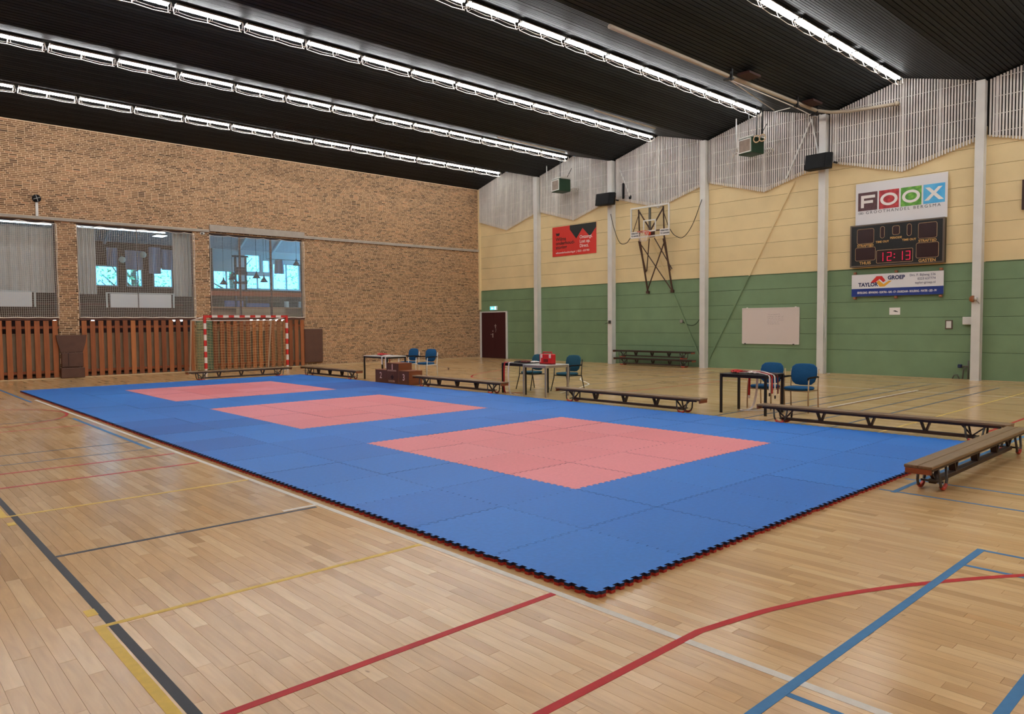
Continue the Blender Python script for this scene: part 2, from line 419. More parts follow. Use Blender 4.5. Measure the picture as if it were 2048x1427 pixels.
ccurve('red', spline([(.045, -.712), (.37, -.775), (.696, -.856), (1.229, -1.05), (1.793, -1.333), (2.4, -1.718), (2.9, -2.14), (3.3, -2.6)]), .05)
cline('blue', (-4, -1.355), (2.835, -1.355), .052); cline('blue', (2.815, -1.34), (2.815, -6), .04); cline('blue', (2.35, -1.36), (2.35, -6), .04); cline('blue', (-.25, -1.36), (-.25, -6), .04); cline('blue', (-4, -2.1), (2.835, -2.1), .052)
cline('blue', (4.35, -.05), (4.35, -6), .035); cline('blue', (5.06, -.05), (5.06, -6), .035); cline('blue', (4.3, -.2), (12, -.2), .05)
for yy, x0, x1, c_ in ((4.33, 8.1, 18.4, 'grey'), (3.78, 8.1, 18.0, 'grey'), (3.36, 8.1, 17.8, 'brown'), (2.75, 8.1, 18.1, 'grey'), (2.2, 8.1, 17.95, 'grey')):
    cline(c_, (x0, yy), (x1, yy), .045)
cline('white', (11.0, 3.44), (16.0, 3.44), .045); cline('grey', (18.2, -3), (18.2, 23), .04); cline('yellow', (8.1, 1.45), (18, 1.45), .03); cline('red', (9.5, .3), (19, .3), .045)
cline('white', (15.6, 1.0), (15.6, 10.0), .03); cline('brown', (14.0, 0), (14.0, 12), .025)
for yy, x0, x1, c_ in ((11.6, 9.6, 19.6, 'brown'), (10.5, 9.6, 18.2, 'grey'), (8.42, 9.5, 18.2, 'red'), (12.9, 9.5, 18.2, 'grey'), (9.3, 9.5, 18.2, 'brown'), (14.2, 12, 18.2, 'brown')):
    cline(c_, (x0, yy), (x1, yy), .035)
ccurve('white', spline([(13.64, 12.4), (12.9, 11.75), (12.36, 11.06), (11.9, 10.55), (11.28, 10.2), (10.4, 9.75), (9.56, 9.43)]), .045)
ccurve('brown', spline([(16.2, 22.9), (15.16, 22.4), (14.5, 21.2), (14.11, 19.97), (13.4, 18.9), (12.6, 18.3), (11.8, 18.0)]), .06)
ccurve('red', spline([(14.4, 17.0), (13.2, 16.5), (12.2, 15.9), (11.53, 15.25), (11.3, 14.7), (11.39, 14.2), (11.9, 13.8)]), .06)
ccurve('red', spline([(12.0, 19.6), (10.9, 17.7), (10.4, 17.0), (9.8, 16.9), (9.3, 17.2)]), .05)

# ------------------------------------------------------------------ brick wall
wall_back = struct(MB().bx(XL, XG+.02, YB+.0008, YB+.25, WZ1, ZV+.25).bx(WIN[2][1], XG+.02, YB+.0008, YB+.25, 0, WZ1)
                   .bx(WIN[0][1], WIN[1][0], YB+.0008, YB+.25, 0, WZ1).bx(WIN[1][1], WIN[2][0], YB+.0008, YB+.25, 0, WZ1).bx(XL, WIN[0][0], YB+.0008, YB+.25, 0, WZ1).build('wall_back', M_mortar))
wall_back['label'] = 'tan and brown brick end wall with pale mortar joints'
BL, BH, JT = .2225, .0600, .0125
regs = [(-2.6, XG, WZ1, ZV), (WIN[2][1], XG, 0, WZ1), (WIN[0][1], WIN[1][0], 0, WZ1), (WIN[1][1], WIN[2][0], 0, WZ1), (-2.6, WIN[0][0], 0, WZ1)]
bl = []
for (x0, x1, z0, z1) in regs:
    r0 = int(round(z0/BH)); r1 = int(round(z1/BH))
    for rr in range(r0, r1):
        rs = random.Random(rr*7919); off = (rr % 2)*BL/2 + rs.choice((0, 0, BL/4, -BL/4)); x = -3.0 + off
        while x < x1:
            L = BL/2 if rs.random() < .16 else BL
            a, b = max(x, x0), min(x+L-JT, x1)
            if b-a > .04: bl.append((a, b, rr*BH, L == BL and b-a > BL-JT-1e-6))
            x += L
bl = np.array(bl)
cen = np.stack([(bl[:, 0]+bl[:, 1])/2, np.full(len(bl), YB), bl[:, 2]+BH/2], 1)
px, py, pz = project(cen)
full = bl[:, 3] > .5
dist = np.where(full & (px > 8) & (px < W_) & (py > 0), np.linalg.norm(cen-CAM, axis=1), 1e9)
near = set(np.argsort(dist)[:300].tolist())
bme = MB().bx(0, BL-JT, -.006, .02, JT/2, BH-JT/2).mesh('brick', M_brick)
for i in sorted(near): link('brick', bme, wall_back, (bl[i, 0], YB+.003, bl[i, 2]))
rb = np.array([q for i, q in enumerate(bl) if i not in near])
pr = RNG.uniform(-.0015, .0015, len(rb))
stuff(link('brickwork', boxes_mesh('brickwork', np.stack([rb[:, 0], YB-.003+pr, rb[:, 2]+JT/2], 1), np.stack([rb[:, 1], np.full(len(rb), YB+.02), rb[:, 2]+BH-JT/2], 1), M_brick, drop=(4,)), wall_back))
# concrete ledge above the windows and a deeper lintel
struct(MB().bx(XL, 6.94, YB-.06, YB+.05, 5.235, 5.325).bx(10.80, XG, YB-.06, YB+.05, 5.275, 5.385).build('trim_1', M_concrete))['label'] = 'long thin concrete ledge across the brick wall'
struct(MB().rbox(6.95, 10.80, YB-.09, YB+.08, 5.27, 5.525, .01).build('lintel_1', M_concrete))['label'] = 'thick grey concrete lintel over the window with mullions'
struct(MB().bx(10.74, XG, YB-.03, YB-.004, 0, .035).build('baseboard_back', mat('pale_plinth', rgb(196, 168, 128), .5)))
# unseen walls beside and behind the camera
struct(MB().bx(XL-.25, XL, YR-.25, YB+.25, -.02, ZR).build('wall_left', M_plainbrick)); struct(MB().bx(XL, XG+.3, YR-.25, YR, -.02, ZR).build('wall_rear', M_plainbrick))

# ------------------------------------------------------------------ green and cream panel wall
wall_right = struct(MB().bx(XG+.02, XG+.3, YR, YB+.25, -.02, ZR).build('wall_right', M_dark))
wall_right['label'] = 'side wall of long panels, green below and cream above'
ZS = [0, .78, 1.29, 1.80, 2.30, 2.83, 3.33, 3.90, 4.43, 4.96, 5.49, 6.02, 6.55, 7.1]
bays = [(YB, PIL[0])] + [(PIL[i], PIL[i+1]) for i in range(4)] + [(PIL[4], -1.1), (-1.1, -5.6), (-5.6, YR)]
for bi, (ya, yb) in enumerate(bays):
    for zi in range(len(ZS)-1):
        z0, z1 = ZS[zi], ZS[zi+1]; a = ya
        if bi == 0 and z1 < 2.31: a = 23.14
        g = .006
        mb = MB(); mb.rbox(XG-.0, XG+.04, yb+.003, a-.003, z0+g/2, z1-g/2, .007)
        mb.build('panel', M_green if z1 < 3.4 else M_cream, wall_right)
# seam cover at the colour change
for (ya, yb) in bays[:6]:
    MB().bx(XG-.012, XG, yb+.15, ya-.15, 3.325, 3.345).build('seam_strip', mat('green_seam', rgb(50, 80, 48), .6), wall_right)
struct(MB().bx(XG-.10, XG, YB-.10, YB-.004, 2.4, ZV).build('trim_2', M_cream))
struct(MB().bx(XG-.03, XG-.002, YR, 23.0, 0, .012).build('baseboard_right', MATS['pale_plinth']))

# slatted panels under the roof, one per bay
NS = 54
for bi, (ya, yb) in enumerate(bays[:6]):
    mid = RID[bi]; a = ya-.13 if bi else ya-.06; b = yb+.13
    half = 2.09
    tr = sempty('trim_%d' % (bi+3), (XG, mid, 0)); tr['label'] = 'white vertical timber slats over dark backing under the roof'
    MB().prism([(b, ZV), (a, ZV), (a, 6.86), (mid, 6.33), (b, 6.86)], lambda u, v, t: (t, u, v), XG-.02, XG-.006).prism([(a, ZV-.01), (b, ZV-.01), (mid, ZR)], lambda u, v, t: (t, u, v), XG-.02, XG-.006).build('backing', M_dark, tr)
    n = 0
    pitch = .0772
    k0 = int((mid-b)/pitch); k1 = int((a-mid)/pitch)
    for k in range(-k0, k1+1):
        yy = mid + k*pitch
        if yy < b+.01 or yy > a-.01: continue
        if bi == 5 and yy < 2.2: continue
        d = abs(yy-mid); zb = 6.165 + .60*d/2.1 + random.uniform(-.006, .006); zt = ZR - (ZR-ZV)*d/2.17 - .01
        wd = .0225 if k % 13 else .034
        mb = MB(); mb.bx(XG-.085, XG-.062, yy-wd, yy+wd, zb+.012, zt); mb.bx(XG-.083, XG-.064, yy-wd*.7, yy+wd*.7, zb, zb+.012)
        mb.build('slat', M_slat, tr)
    for zz in (8.38, 7.86, 7.38, 6.90, 6.42):
        # rail spans as far as the panel reaches at that height
        ext = half-.02 if 6.75 < zz < ZV-.02 else (max((zz-6.2)/.60*2.1, .2) if zz < 6.75 else (ZR-zz)/(ZR-ZV)*2.0)
        y0, y1 = max(b, mid-ext), min(a, mid+ext)
        MB().bx(XG-.062, XG-.02, y0, y1, zz-.007, zz+.007).build('rail', M_slat, tr)

# pillars: white steel H sections
for i, yc in enumerate(PIL):
    mb = MB(); f0 = XG-.25
    mb.bx(f0, f0+.02, yc-.11, yc+.11, 0, ZV-.02); mb.bx(f0+.02, XG-.02, yc-.010, yc+.010, 0, ZV-.02); mb.bx(XG-.02, XG, yc-.11, yc+.11, 0, ZV-.02)
    mb.bx(f0+.02, XG-.02, yc-.10, yc-.085, 0, ZV-.02); mb.bx(f0-.01, XG, yc-.12, yc+.12, 0, .012)
    o = struct(mb.build('pillar', M_white)); o['label'] = 'white steel wall column, %s from the brick wall' % ORD[i]
# wind braces painted like the wall
def brace(label, a, b, zc):
    t = thing('wind_brace', label, 'brace', (a[0], (a[1]+b[1])/2, 0), 0, 'painted wind braces on the panel wall')
    a, b = Vector(a), Vector(b); k = (3.335-a.z)/(b.z-a.z); c = a.lerp(b, k)
    MB().bar(a, c, .018, .05).build('lower_rod', M_green, t); MB().bar(c, b, .018, .05).build('upper_rod', M_cream, t)
    return t
brace('thin diagonal steel rod behind the basketball frame, green then cream', (20.26, 12.42, .45), (20.26, 14.95, 5.6), 0)
brace('thin diagonal steel rod rising past the whiteboard to the slats', (20.26, 12.0, .35), (20.26, 8.75, 6.40), 0)

# ------------------------------------------------------------------ ceiling of black planks
ceiling = struct(MB().bx(XL-.2, XG+.3, YR-.2, YB+.25, ZR+.16, ZR+.3).build('ceiling', M_ceilback))
ceiling['label'] = 'folded black plank ceiling'
NP = 22
cme = {}
def slope(y0, z0, y1, z1, as_objects):
    L = math.hypot(y1-y0, z1-z0); ang = math.atan2(z1-z0, y1-y0); n = max(4, round(L/.1035)); pw = L/n
    d = Vector((0, math.cos(ang), math.sin(ang)))
    if as_objects:
        key = round(pw, 4)
        if key not in cme: cme[key] = MB().bx(XL, XG, -pw/2+.009, pw/2-.009, 0, .022).mesh('ceiling_plank', M_ceil)
        for i in range(n):
            o = link('ceiling_plank', cme[key], ceiling, Vector((0, y0, z0)) + d*(pw*(i+.5)) + Vector((0, 0, random.uniform(0, .004)))); o.rotation_euler = (ang, 0, 0)
    else:
        mb = MB(); R = Matrix.Rotation(ang, 3, 'X')
        for i in range(n):
            mb.obox(Vector(((XL+XG)/2, y0, z0)) + d*(pw*(i+.5)) + R @ Vector((0, 0, .011)), (XG-XL, pw-.008, .022), R)
        return mb
    return None
rear = MB(); deck = MB()
for i, yr in enumerate(RID):
    ya, yb = VAL[i], VAL[i+1]
    for (p0, p1) in (((yb, ZV), (yr, ZR)), ((yr, ZR), (ya, ZV))):
        q = slope(p0[0], p0[1], p1[0], p1[1], i < 6)
        if q: rear._add(q.v, q.f)
        dd = .026
        deck._add([(XL, p0[0], p0[1]+dd), (XG, p0[0], p0[1]+dd), (XG, p1[0], p1[1]+dd), (XL, p1[0], p1[1]+dd)], [(0, 1, 2, 3)])
deck.build('roof_deck', M_ceilback, ceiling)
stuff(rear.build('ceiling_planks', M_ceil, ceiling))

# ------------------------------------------------------------------ fluorescent rows along the ridges
M_tube = emis('fluorescent_tube', (.97, .985, 1.0, 1), TUBE_STRENGTH)
FL, FX0 = 1.6, 19.86
fix = thing('fluorescent_fixture', 'x', 'light')
MB().rbox(-.735, .735, -.055, .055, .045, .095, .008).build('housing', M_white, fix, True)
MB().bx(-.735, .735, -.11, -.105, .03, .052).bx(-.735, .735, .105, .11, .03, .052).prism([(-.11, .05), (-.055, .062), (.055, .062), (.11, .05), (.11, .046), (.055, .056), (-.055, .056), (-.11, .046)], lambda u, v, t: (t, u, v), -.735, .735).build('reflector', M_white, fix, True)
for yy in (-.045, .045): MB().cyl((-.70, yy, .018), (.70, yy, .018), .019, 8).build('tube', M_tube, fix, True)
g = MB()
for yy in (-.13, .02): g.tube([(-.76, yy, -.14), (-.4, yy, -.165), (0, yy, -.14), (.4, yy, -.165), (.76, yy, -.14)], .0085, 4)
for xx in (-.74, 0, .74):
    g.tube([(xx, -.11, .05), (xx-.03, -.13, -.14), (xx-.03, .02, -.14), (xx, .1, .04)], .007, 4); g.tube([(xx, -.11, .05), (xx+.03, -.13, -.14)], .007, 4)
g.build('wire_guard', M_tubewire, fix, True)
RN = ['ceiling row nearest the brick wall', 'second ceiling row from the brick wall', 'third ceiling row from the brick wall', 'fourth ceiling row from the brick wall', 'fifth ceiling row from the brick wall', 'sixth ceiling row from the brick wall', 'seventh ceiling row from the brick wall', 'last ceiling row']
first = True
for ri, yr in enumerate(RID):
    for k in range(15):
        xc = FX0 - .8 - FL*k
        if xc < XL+.9: continue
        o = fix if first else copy_tree(fix); first = False
        o.location = (xc, yr, 8.79)
        tag(o, '%s fluorescent fixture from the green wall in the %s' % (ORD[k], RN[ri]), 'light', 'fluorescent fixtures in the ' + RN[ri])

# conduits and rails under the roof
def pipe(name, label, cat, pts, r, mt, group=None, n=8):
    o = MB().tube(pts, r, n).build(name, mt); c = o.data.vertices[0].co
    return tag(o, label, cat, group)
pipe('conduit', 'pale conduit in the roof valley between the third and fourth light rows', 'pipe', [(14.1, 12.22, 8.32), (17.3, 12.27, 8.32)], .03, M_rail)
pipe('conduit', 'pale conduit in the roof valley between the second and third light rows', 'pipe', [(14.0, 16.66, 8.32), (17.5, 16.70, 8.32)], .03, M_rail)
pipe('conduit', 'dark conduit in the roof valley behind the first light row', 'pipe', [(15.5, 21.0, 8.345), (17.9, 21.0, 8.345)], .025, M_black)
rr = thing('rope_rail', 'long cream steel rail under the roof, bending along the slatted wall', 'rail', (14, 7.62, 8.2))
MB().tube([(9.3, 7.62, 8.24), (14.2, 7.62, 8.235), (19.2, 7.55, 8.26), (19.75, 7.35, 8.27), (20.02, 6.9, 8.25), (20.05, 5.5, 8.17)], .055, 8).build('rail', M_rail, rr)
for xx in (14.2, 17.9, 19.2):
    MB().bx(xx-.03, xx+.03, 7.50, 7.56, 8.10, 8.40).bx(xx-.06, xx+.06, 7.48, 7.74, 8.13, 8.17).build('hanger', M_black, rr)
for xx in (14.5, 18.2): MB().bx(xx, xx+.6, 7.18, 7.54, 8.29, 8.35).build('mount_board', mat('rusty_board', rgb(60, 34, 27), .8), rr)
MB().lathe([(.0, -.05), (.07, -.05), (.07, .05), (.0, .05)], (20.02, 5.48, 8.17), 12, axis='x').build('end_pulley', M_rail, rr)
for q in ([(14.2, 7.6, 8.14), (19.3, 9.0, 8.6)], [(14.2, 7.6, 8.14), (17.9, 7.62, 8.14), (19.3, 9.0, 8.55)], [(17.9, 7.62, 8.14), (19.6, 7.75, 8.16)]): MB().tube(q, .014, 6).build('rope', M_tubewire, rr)
t = thing('hanging_pole', 'thin white pole hanging from the roof beside the green heater near the first speaker', 'pole', (19.7, 19.85, 7.6)); MB().cyl((19.7, 19.85, 7.55), (19.7, 19.85, 8.62), .02, 6).build('tube', M_white, t)
t = thing('hanging_pole', 'thin white pole hanging from the roof beside the heater with climbing rings', 'pole', (19.6, 10.55, 7.6)); MB().cyl((19.6, 10.55, 7.5), (19.6, 10.55, 8.7), .02, 6).build('tube', M_white, t)

# ------------------------------------------------------------------ puzzle mat, 8 x 20 tiles
M_blue = mat('foam_blue', rgb(58, 118, 190), .5, var=.07, scale=26, spec=.28, objcol=True, bump=.10)
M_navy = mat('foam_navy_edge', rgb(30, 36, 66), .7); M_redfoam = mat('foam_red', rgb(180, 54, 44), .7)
TZ = .042
def edge_profile(n=10, d=.0135, g=.0009):
    """(s, offset) along one edge: dovetail teeth about the grid line"""
    pts = [(0.0, 0.0), (.035, 0.0)]; p_ = .093; s0 = .035
    for k in range(n):
        a = s0 + k*p_
        pts += [(a+.004, 0), (a-.002+.006, d), (a+.049-.004+.002, d), (a+.0465-.004, 0), (a+.0465, -d*0)] if False else [(a+.003, -d), (a+.0455, -d), (a+.0435, d), (a+.096, d)]
    return [(0.0, 0.0), (.030, 0.0)] + pts[2:-1] + [(.965, d), (.965, 0.0), (1.0, 0.0)]
EP = edge_profile(); G = .0013
out_ = []
out_ += [(s, -0+o_) for s, o_ in EP[:-1]]                 # bottom edge y=0
out_ += [(1+o_, s) for s, o_ in EP[:-1]]                  # right edge x=1
out_ += [(s, 1+o_) for s, o_ in EP[::-1][:-1]]            # top edge
out_ += [(o_, s) for s, o_ in EP[::-1][:-1]]              # left edge
# shrink slightly so that a dark joint shows
def shrink(poly, g):
    n = len(poly); q = []
    for i in range(n):
        a, b, c = Vector(poly[i-1]), Vector(poly[i]), Vector(poly[(i+1) % n])
        d1 = (b-a); d2 = (c-b)
        if d1.length < 1e-7 or d2.length < 1e-7: q.append(tuple(b)); continue
        d1.normalize(); d2.normalize(); n1 = Vector((-d1.y, d1.x)); n2 = Vector((-d2.y, d2.x)); nn = n1+n2
        if nn.length < .2: nn = n1
        nn = nn/max(nn.dot(n1), .3); q.append(tuple(b+nn*g))
    return q
poly = []
for q in out_:
    if not poly or (abs(q[0]-poly[-1][0])+abs(q[1]-poly[-1][1])) > 1e-6: poly.append(q)
poly = shrink(poly, G)
N = len(poly)
def tile_mesh(name, m_top, m_up, m_low):
    mb = MB()
    vs = [(x_, y_, 0) for x_, y_ in poly] + [(x_, y_, TZ*.48) for x_, y_ in poly] + [(x_, y_, TZ) for x_, y_ in poly]
    mb._add(vs, [], 0)
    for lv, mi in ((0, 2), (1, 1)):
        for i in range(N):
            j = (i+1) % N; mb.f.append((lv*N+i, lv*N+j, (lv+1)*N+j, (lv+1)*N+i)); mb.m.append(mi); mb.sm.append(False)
    mb.f.append(tuple(range(2*N, 3*N))); mb.m.append(0); mb.sm.append(False)
    return mb.mesh(name, [m_top, m_up, m_low])
tm = tile_mesh('mat_tile', M_blue, M_navy, M_redfoam)
puzzle = thing('puzzle_mat', 'large interlocking foam floor mat, blue with three pink-red squares', 'mat', (4, 10, 0))
BLUE = (34, 108, 190); PINK = (222, 130, 134)
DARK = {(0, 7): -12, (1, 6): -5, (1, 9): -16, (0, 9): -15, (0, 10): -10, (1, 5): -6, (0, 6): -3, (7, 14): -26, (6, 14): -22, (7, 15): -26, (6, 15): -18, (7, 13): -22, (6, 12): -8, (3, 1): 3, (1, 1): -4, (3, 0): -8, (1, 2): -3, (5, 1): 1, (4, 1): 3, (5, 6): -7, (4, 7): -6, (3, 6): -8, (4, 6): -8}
for i in range(8):
    for j in range(20):
        pink = 2 <= i < 6 and any(a <= j < a+4 for a in (2, 8, 14))
        o = link('mat_tile', tm, puzzle, (i-4+random.uniform(-.0013, .0013), j-10+random.uniform(-.0013, .0013), random.uniform(0, .0022)))
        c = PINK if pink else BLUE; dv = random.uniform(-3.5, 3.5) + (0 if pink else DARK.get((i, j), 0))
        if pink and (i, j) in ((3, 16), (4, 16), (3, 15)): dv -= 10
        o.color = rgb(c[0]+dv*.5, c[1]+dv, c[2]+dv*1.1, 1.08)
        o['label'] = 'pink-red tile' if pink else 'blue tile'

# ------------------------------------------------------------------ gym benches
M_benchtop = mat('bench_top_wood', rgb(126, 98, 66), .42, var=.22, scale=3, stretch=(1.2, 14, 14), spec=.5)
M_benchtopY = mat('bench_top_wood_y', rgb(126, 98, 66), .42, var=.22, scale=3, stretch=(14, 1.2, 14), spec=.5)
M_bench = mat('bench_dark_wood', rgb(62, 46, 38), .5, var=.15, scale=5)
M_benchend = mat('bench_end_grain', rgb(134, 70, 38), .5, var=.15, scale=9)
M_rubber = mat('red_rubber', rgb(178, 62, 46), .6)
M_benchmetal = mat('bench_grey_metal', rgb(82, 80, 78), .4, metal=.5)
def make_bench(name, label, loc, rz, L=3.7, group=None, dark=False):
    """length along local x, height .30"""
    t = thing(name, label, 'bench', loc, rz, group)
    h = L/2
    top = MB()
    top.rbox(-h, h, -.128, -.002, .268, .300, .006).rbox(-h, h, .002, .128, .268, .300, .006)
    top.build('top_plank', M_bench if dark else M_benchtop if abs(math.cos(rz)) > .7 else M_benchtopY, t, True)
    for s in (-1, 1): MB().rbox(s*h-.016-(0.016 if s > 0 else -.016), s*h+.016-(0.016 if s > 0 else -.016), -.118, .118, .215, .269, .005).build('end_board', M_benchend, t, True)
    MB().bx(-h+.1, h-.1, -.10, -.075, .232, .269).bx(-h+.1, h-.1, .075, .10, .232, .269).build('apron', M_bench, t, True)
    MB().rbox(-h+.42, h-.42, -.036, .036, .055, .102, .006).build('balance_beam', M_bench, t, True)
    for xx in (-h*.42, 0, h*.42): MB().bar((xx-.012, 0, .10), (xx-.065, 0, .245), .07, .022).bar((xx+.012, 0, .10), (xx+.065, 0, .245), .07, .022).bx(xx-.03, xx+.03, -.014, .014, .098, .112).build('strut', M_bench, t, True)
    for s in (-1, 1):
        xf = s*(h-.42)
        for sy in (-1, 1):
            y0 = sy*.105
            leg = MB().tube([(xf-.12, y0*.85, .235), (xf-.10, y0, .10), (xf-.07, y0, .04), (xf, y0, .016), (xf+.07, y0, .04), (xf+.10, y0, .10), (xf+.12, y0*.85, .235)], .0145, 7).build('foot_loop', M_benchmetal, t, True)
            MB().tube([(xf-.076, y0, .050), (xf-.035, y0, .026), (xf, y0, .0195), (xf+.035, y0, .026), (xf+.076, y0, .050)], .019, 7).build('rubber_sleeve', M_rubber, leg, True)
        MB().bar((xf, -.105, .085), (xf, .105, .085), .02, .02).build('cross_bar', M_benchmetal, t, True)
        MB().bar((xf-s*.05, 0, .09), (xf+s*.14, 0, .25), .03, .018).build('end_brace', M_bench, t, True); MB().bar((xf-s*.05, 0, .09), (xf-s*.20, 0, .25), .03, .018).build('end_brace', M_bench, t, True)
    return t
GB = 'gymnastic benches around the mat'
HP = math.pi/2
make_bench('gym_bench', 'long wooden gym bench in front of the striped goal', (6.10, 20.42, 0), 0, 3.42, GB)
make_bench('gym_bench', 'long wooden gym bench beside the mat between the goal and the podium', (8.30, 18.60, 0), HP, 3.7, GB)
make_bench('gym_bench', 'long wooden gym bench between the podium and the table with the red case', (8.30, 11.90, 0), HP, 3.7, GB)
make_bench('gym_bench', 'long wooden gym bench between the grey table and the belt-strewn black table', (8.30, 6.40, 0), HP, 3.7, GB)
make_bench('gym_bench', 'long wooden gym bench in front of the two blue chairs at the mat corner', (8.27, 1.56, 0), HP, 3.7, GB)
make_bench('gym_bench', 'near wooden gym bench standing across the end of the mat on bare floor', (6.16, -.42, 0), 0, 3.7, GB)
make_bench('gym_bench', 'lower of two dark gym benches stacked against the green wall', (19.82, 14.22, 0), HP, 3.75, 'gym benches stacked at the green wall', dark=True)
b = make_bench('gym_bench', 'upper of two dark gym benches stacked against the green wall', (19.84, 14.27, .302), HP, 3.75, 'gym benches stacked at the green wall', dark=True)

# ------------------------------------------------------------------ tables and chairs
M_ttop_black = mat('table_black', rgb(30, 25, 24), .5); M_ttop_grey = mat('table_grey', rgb(190, 190, 182), .4)
M_silver = mat('silver_leg', rgb(168, 160, 144), .4, metal=.4)
def make_table(label, loc, rz, lx, ly, top, leg, legs2=None, h=.745):
    t = thing('folding_table' if False else 'table', label, 'table', loc, rz)
    hx, hy = lx/2, ly/2
    MB().rbox(-hx, hx, -hy, hy, h-.024, h, .004).build('table_top', top, t, True)
    MB().bx(-hx+.03, hx-.03, -hy+.02, -hy+.045, h-.07, h-.025).bx(-hx+.03, hx-.03, hy-.045, hy-.02, h-.07, h-.025).bx(-hx+.02, -hx+.045, -hy+.03, hy-.03, h-.07, h-.025).bx(hx-.045, hx-.02, -hy+.03, hy-.03, h-.07, h-.025).build('apron', leg, t, True)
    for i, (sx, sy) in enumerate(((-1, -1), (-1, 1), (1, -1), (1, 1))):
        MB().bx(sx*(hx-.022)-.020, sx*(hx-.022)+.020, sy*(hy-.022)-.020, sy*(hy-.022)+.020, 0, h-.025).build('leg', leg if not legs2 or i < 3 else legs2, t, True)
    return t
make_table('white-topped table with black legs behind the winners podium', (9.0, 16.42, 0), 0, .70, 1.34, mat('table_white', rgb(196, 190, 182), .4), M_black)
make_table('black table with belts beside the table that holds the red case', (9.02, 10.10, 0), 0, .8, .86, M_ttop_black, M_black)
make_table('small grey table with silver legs carrying the red case', (8.86, 9.22, 0), .02, .80, .76, M_ttop_grey, M_silver)
make_table('black table strewn with red and white belts near the mat corner', (9.22, 4.10, 0), .06, .76, .92, M_ttop_black, M_black)

M_fab_blue = mat('fabric_blue', rgb(36, 84, 126), .9, var=.15, scale=60, spec=.1)
M_fab_teal = mat('fabric_teal', rgb(44, 84, 100), .9, var=.15, scale=60, spec=.1)
M_champ = mat('champagne_metal', rgb(176, 148, 112), .4, metal=.4)
def make_chair(label, loc, rz, fab, frame, splay=0.0, group='blue meeting chairs by the tables'):
    """faces local +x"""
    t = thing('meeting_chair', label, 'chair', loc, rz, group)
    sw, sd = .245, .235
    def seatfn(zt, zb):
        mb = MB(); n = 20; rings = [(0.02, zb), (.92, zb), (1.0, (zb+zt)/2-.004), (1.0, (zb+zt)/2+.008), (.93, zt), (.5, zt+.008), (0.02, zt+.01)]
        vs = []
        for k_, z in rings:
            for i in range(n):
                a = 2*math.pi*i/n; c, s_ = math.cos(a), math.sin(a); q = (abs(c)**4+abs(s_)**4)**-.25
                vs.append((c*q*sd*k_, s_*q*sw*k_, z))
        fs = [(r*n+i, r*n+(i+1) % n, (r+1)*n+(i+1) % n, (r+1)*n+i) for r in range(len(rings)-1) for i in range(n)]
        mb._add(vs, fs, 0, True); return mb
    seatfn(.475, .415).build('seat', fab, t, True)
    mb = MB(); n = 20
    rings = [(0.02, -.022), (.92, -.022), (1, -.008), (1, .010), (.93, .022), (.02, .028)]
    vs = []
    for k_, d in rings:
        for i in range(n):
            a = 2*math.pi*i/n; c, s_ = math.cos(a), math.sin(a); q = (abs(c)**4+abs(s_)**4)**(-1/4)
            yy, zz = c*q*.25*k_, s_*q*.205*k_
            vs.append((-.235+d-.16*zz + .25*yy*yy, yy*(1-.12*(zz < 0)*abs(zz)/.205), .70+zz))
    fs = [(r*n+i, r*n+(i+1) % n, (r+1)*n+(i+1) % n, (r+1)*n+i) for r in range(len(rings)-1) for i in range(n)]
    mb._add(vs, fs, 0, True); mb.build('backrest', fab, t, True)
    for s in (-1, 1):
        y0 = s*.265; sp = splay
        MB().tube([(.20+sp, y0+s*sp*.3, .005), (.20, y0, .36), (.18, y0, .64)], .0125, 7).build('front_leg', frame, t, True)
        MB().tube([(-.26-sp*.8, y0+s*sp*.3, .005), (-.235, y0, .42), (-.27, y0, .80)], .0125, 7).build('rear_leg', frame, t, True)
        MB().tube([(-.255, y0, .655), (-.1, y0, .66), (.12, y0, .66), (.21, y0, .65), (.225, y0, .62)], [.014, .018, .02, .018, .012], 7).build('armrest', M_matblack, t, True)
    MB().bx(-.24, .21, -.262, -.245, .395, .415).bx(-.24, .21, .245, .262, .395, .415).bx(-.235, -.215, -.262, .262, .395, .415).bx(.185, .205, -.262, .262, .395, .415).build('seat_frame', frame, t, True)
    MB().bar((-.265, -.25, .66), (-.265, .25, .66), .014, .03).build('back_bracket', M_matblack, t, True)
    return t
make_chair('blue chair with champagne legs directly behind the belt-strewn black table', (9.95, 4.22, 0), math.pi-.10, M_fab_blue, M_champ)
make_chair('blue chair with champagne legs beside the belt-strewn black table', (9.95, 3.53, 0), math.pi+.04, M_fab_blue, M_champ)
make_chair('teal chair with splayed dark legs standing free behind the grey table', (9.95, 9.55, 0), math.pi-.02, M_fab_teal, M_black, .09)
make_chair('dark chair with splayed legs half hidden behind the red case', (9.75, 10.62, 0), math.pi-.08, M_fab_teal, M_black, .09)
make_chair('blue chair with pale legs next to the podium block marked 3', (10.45, 16.25, 0), math.pi+.12, M_fab_blue, M_white)
make_chair('blue chair with pale legs behind the far end of the white-topped table', (10.45, 17.25, 0), math.pi+.05, M_fab_blue, M_white)

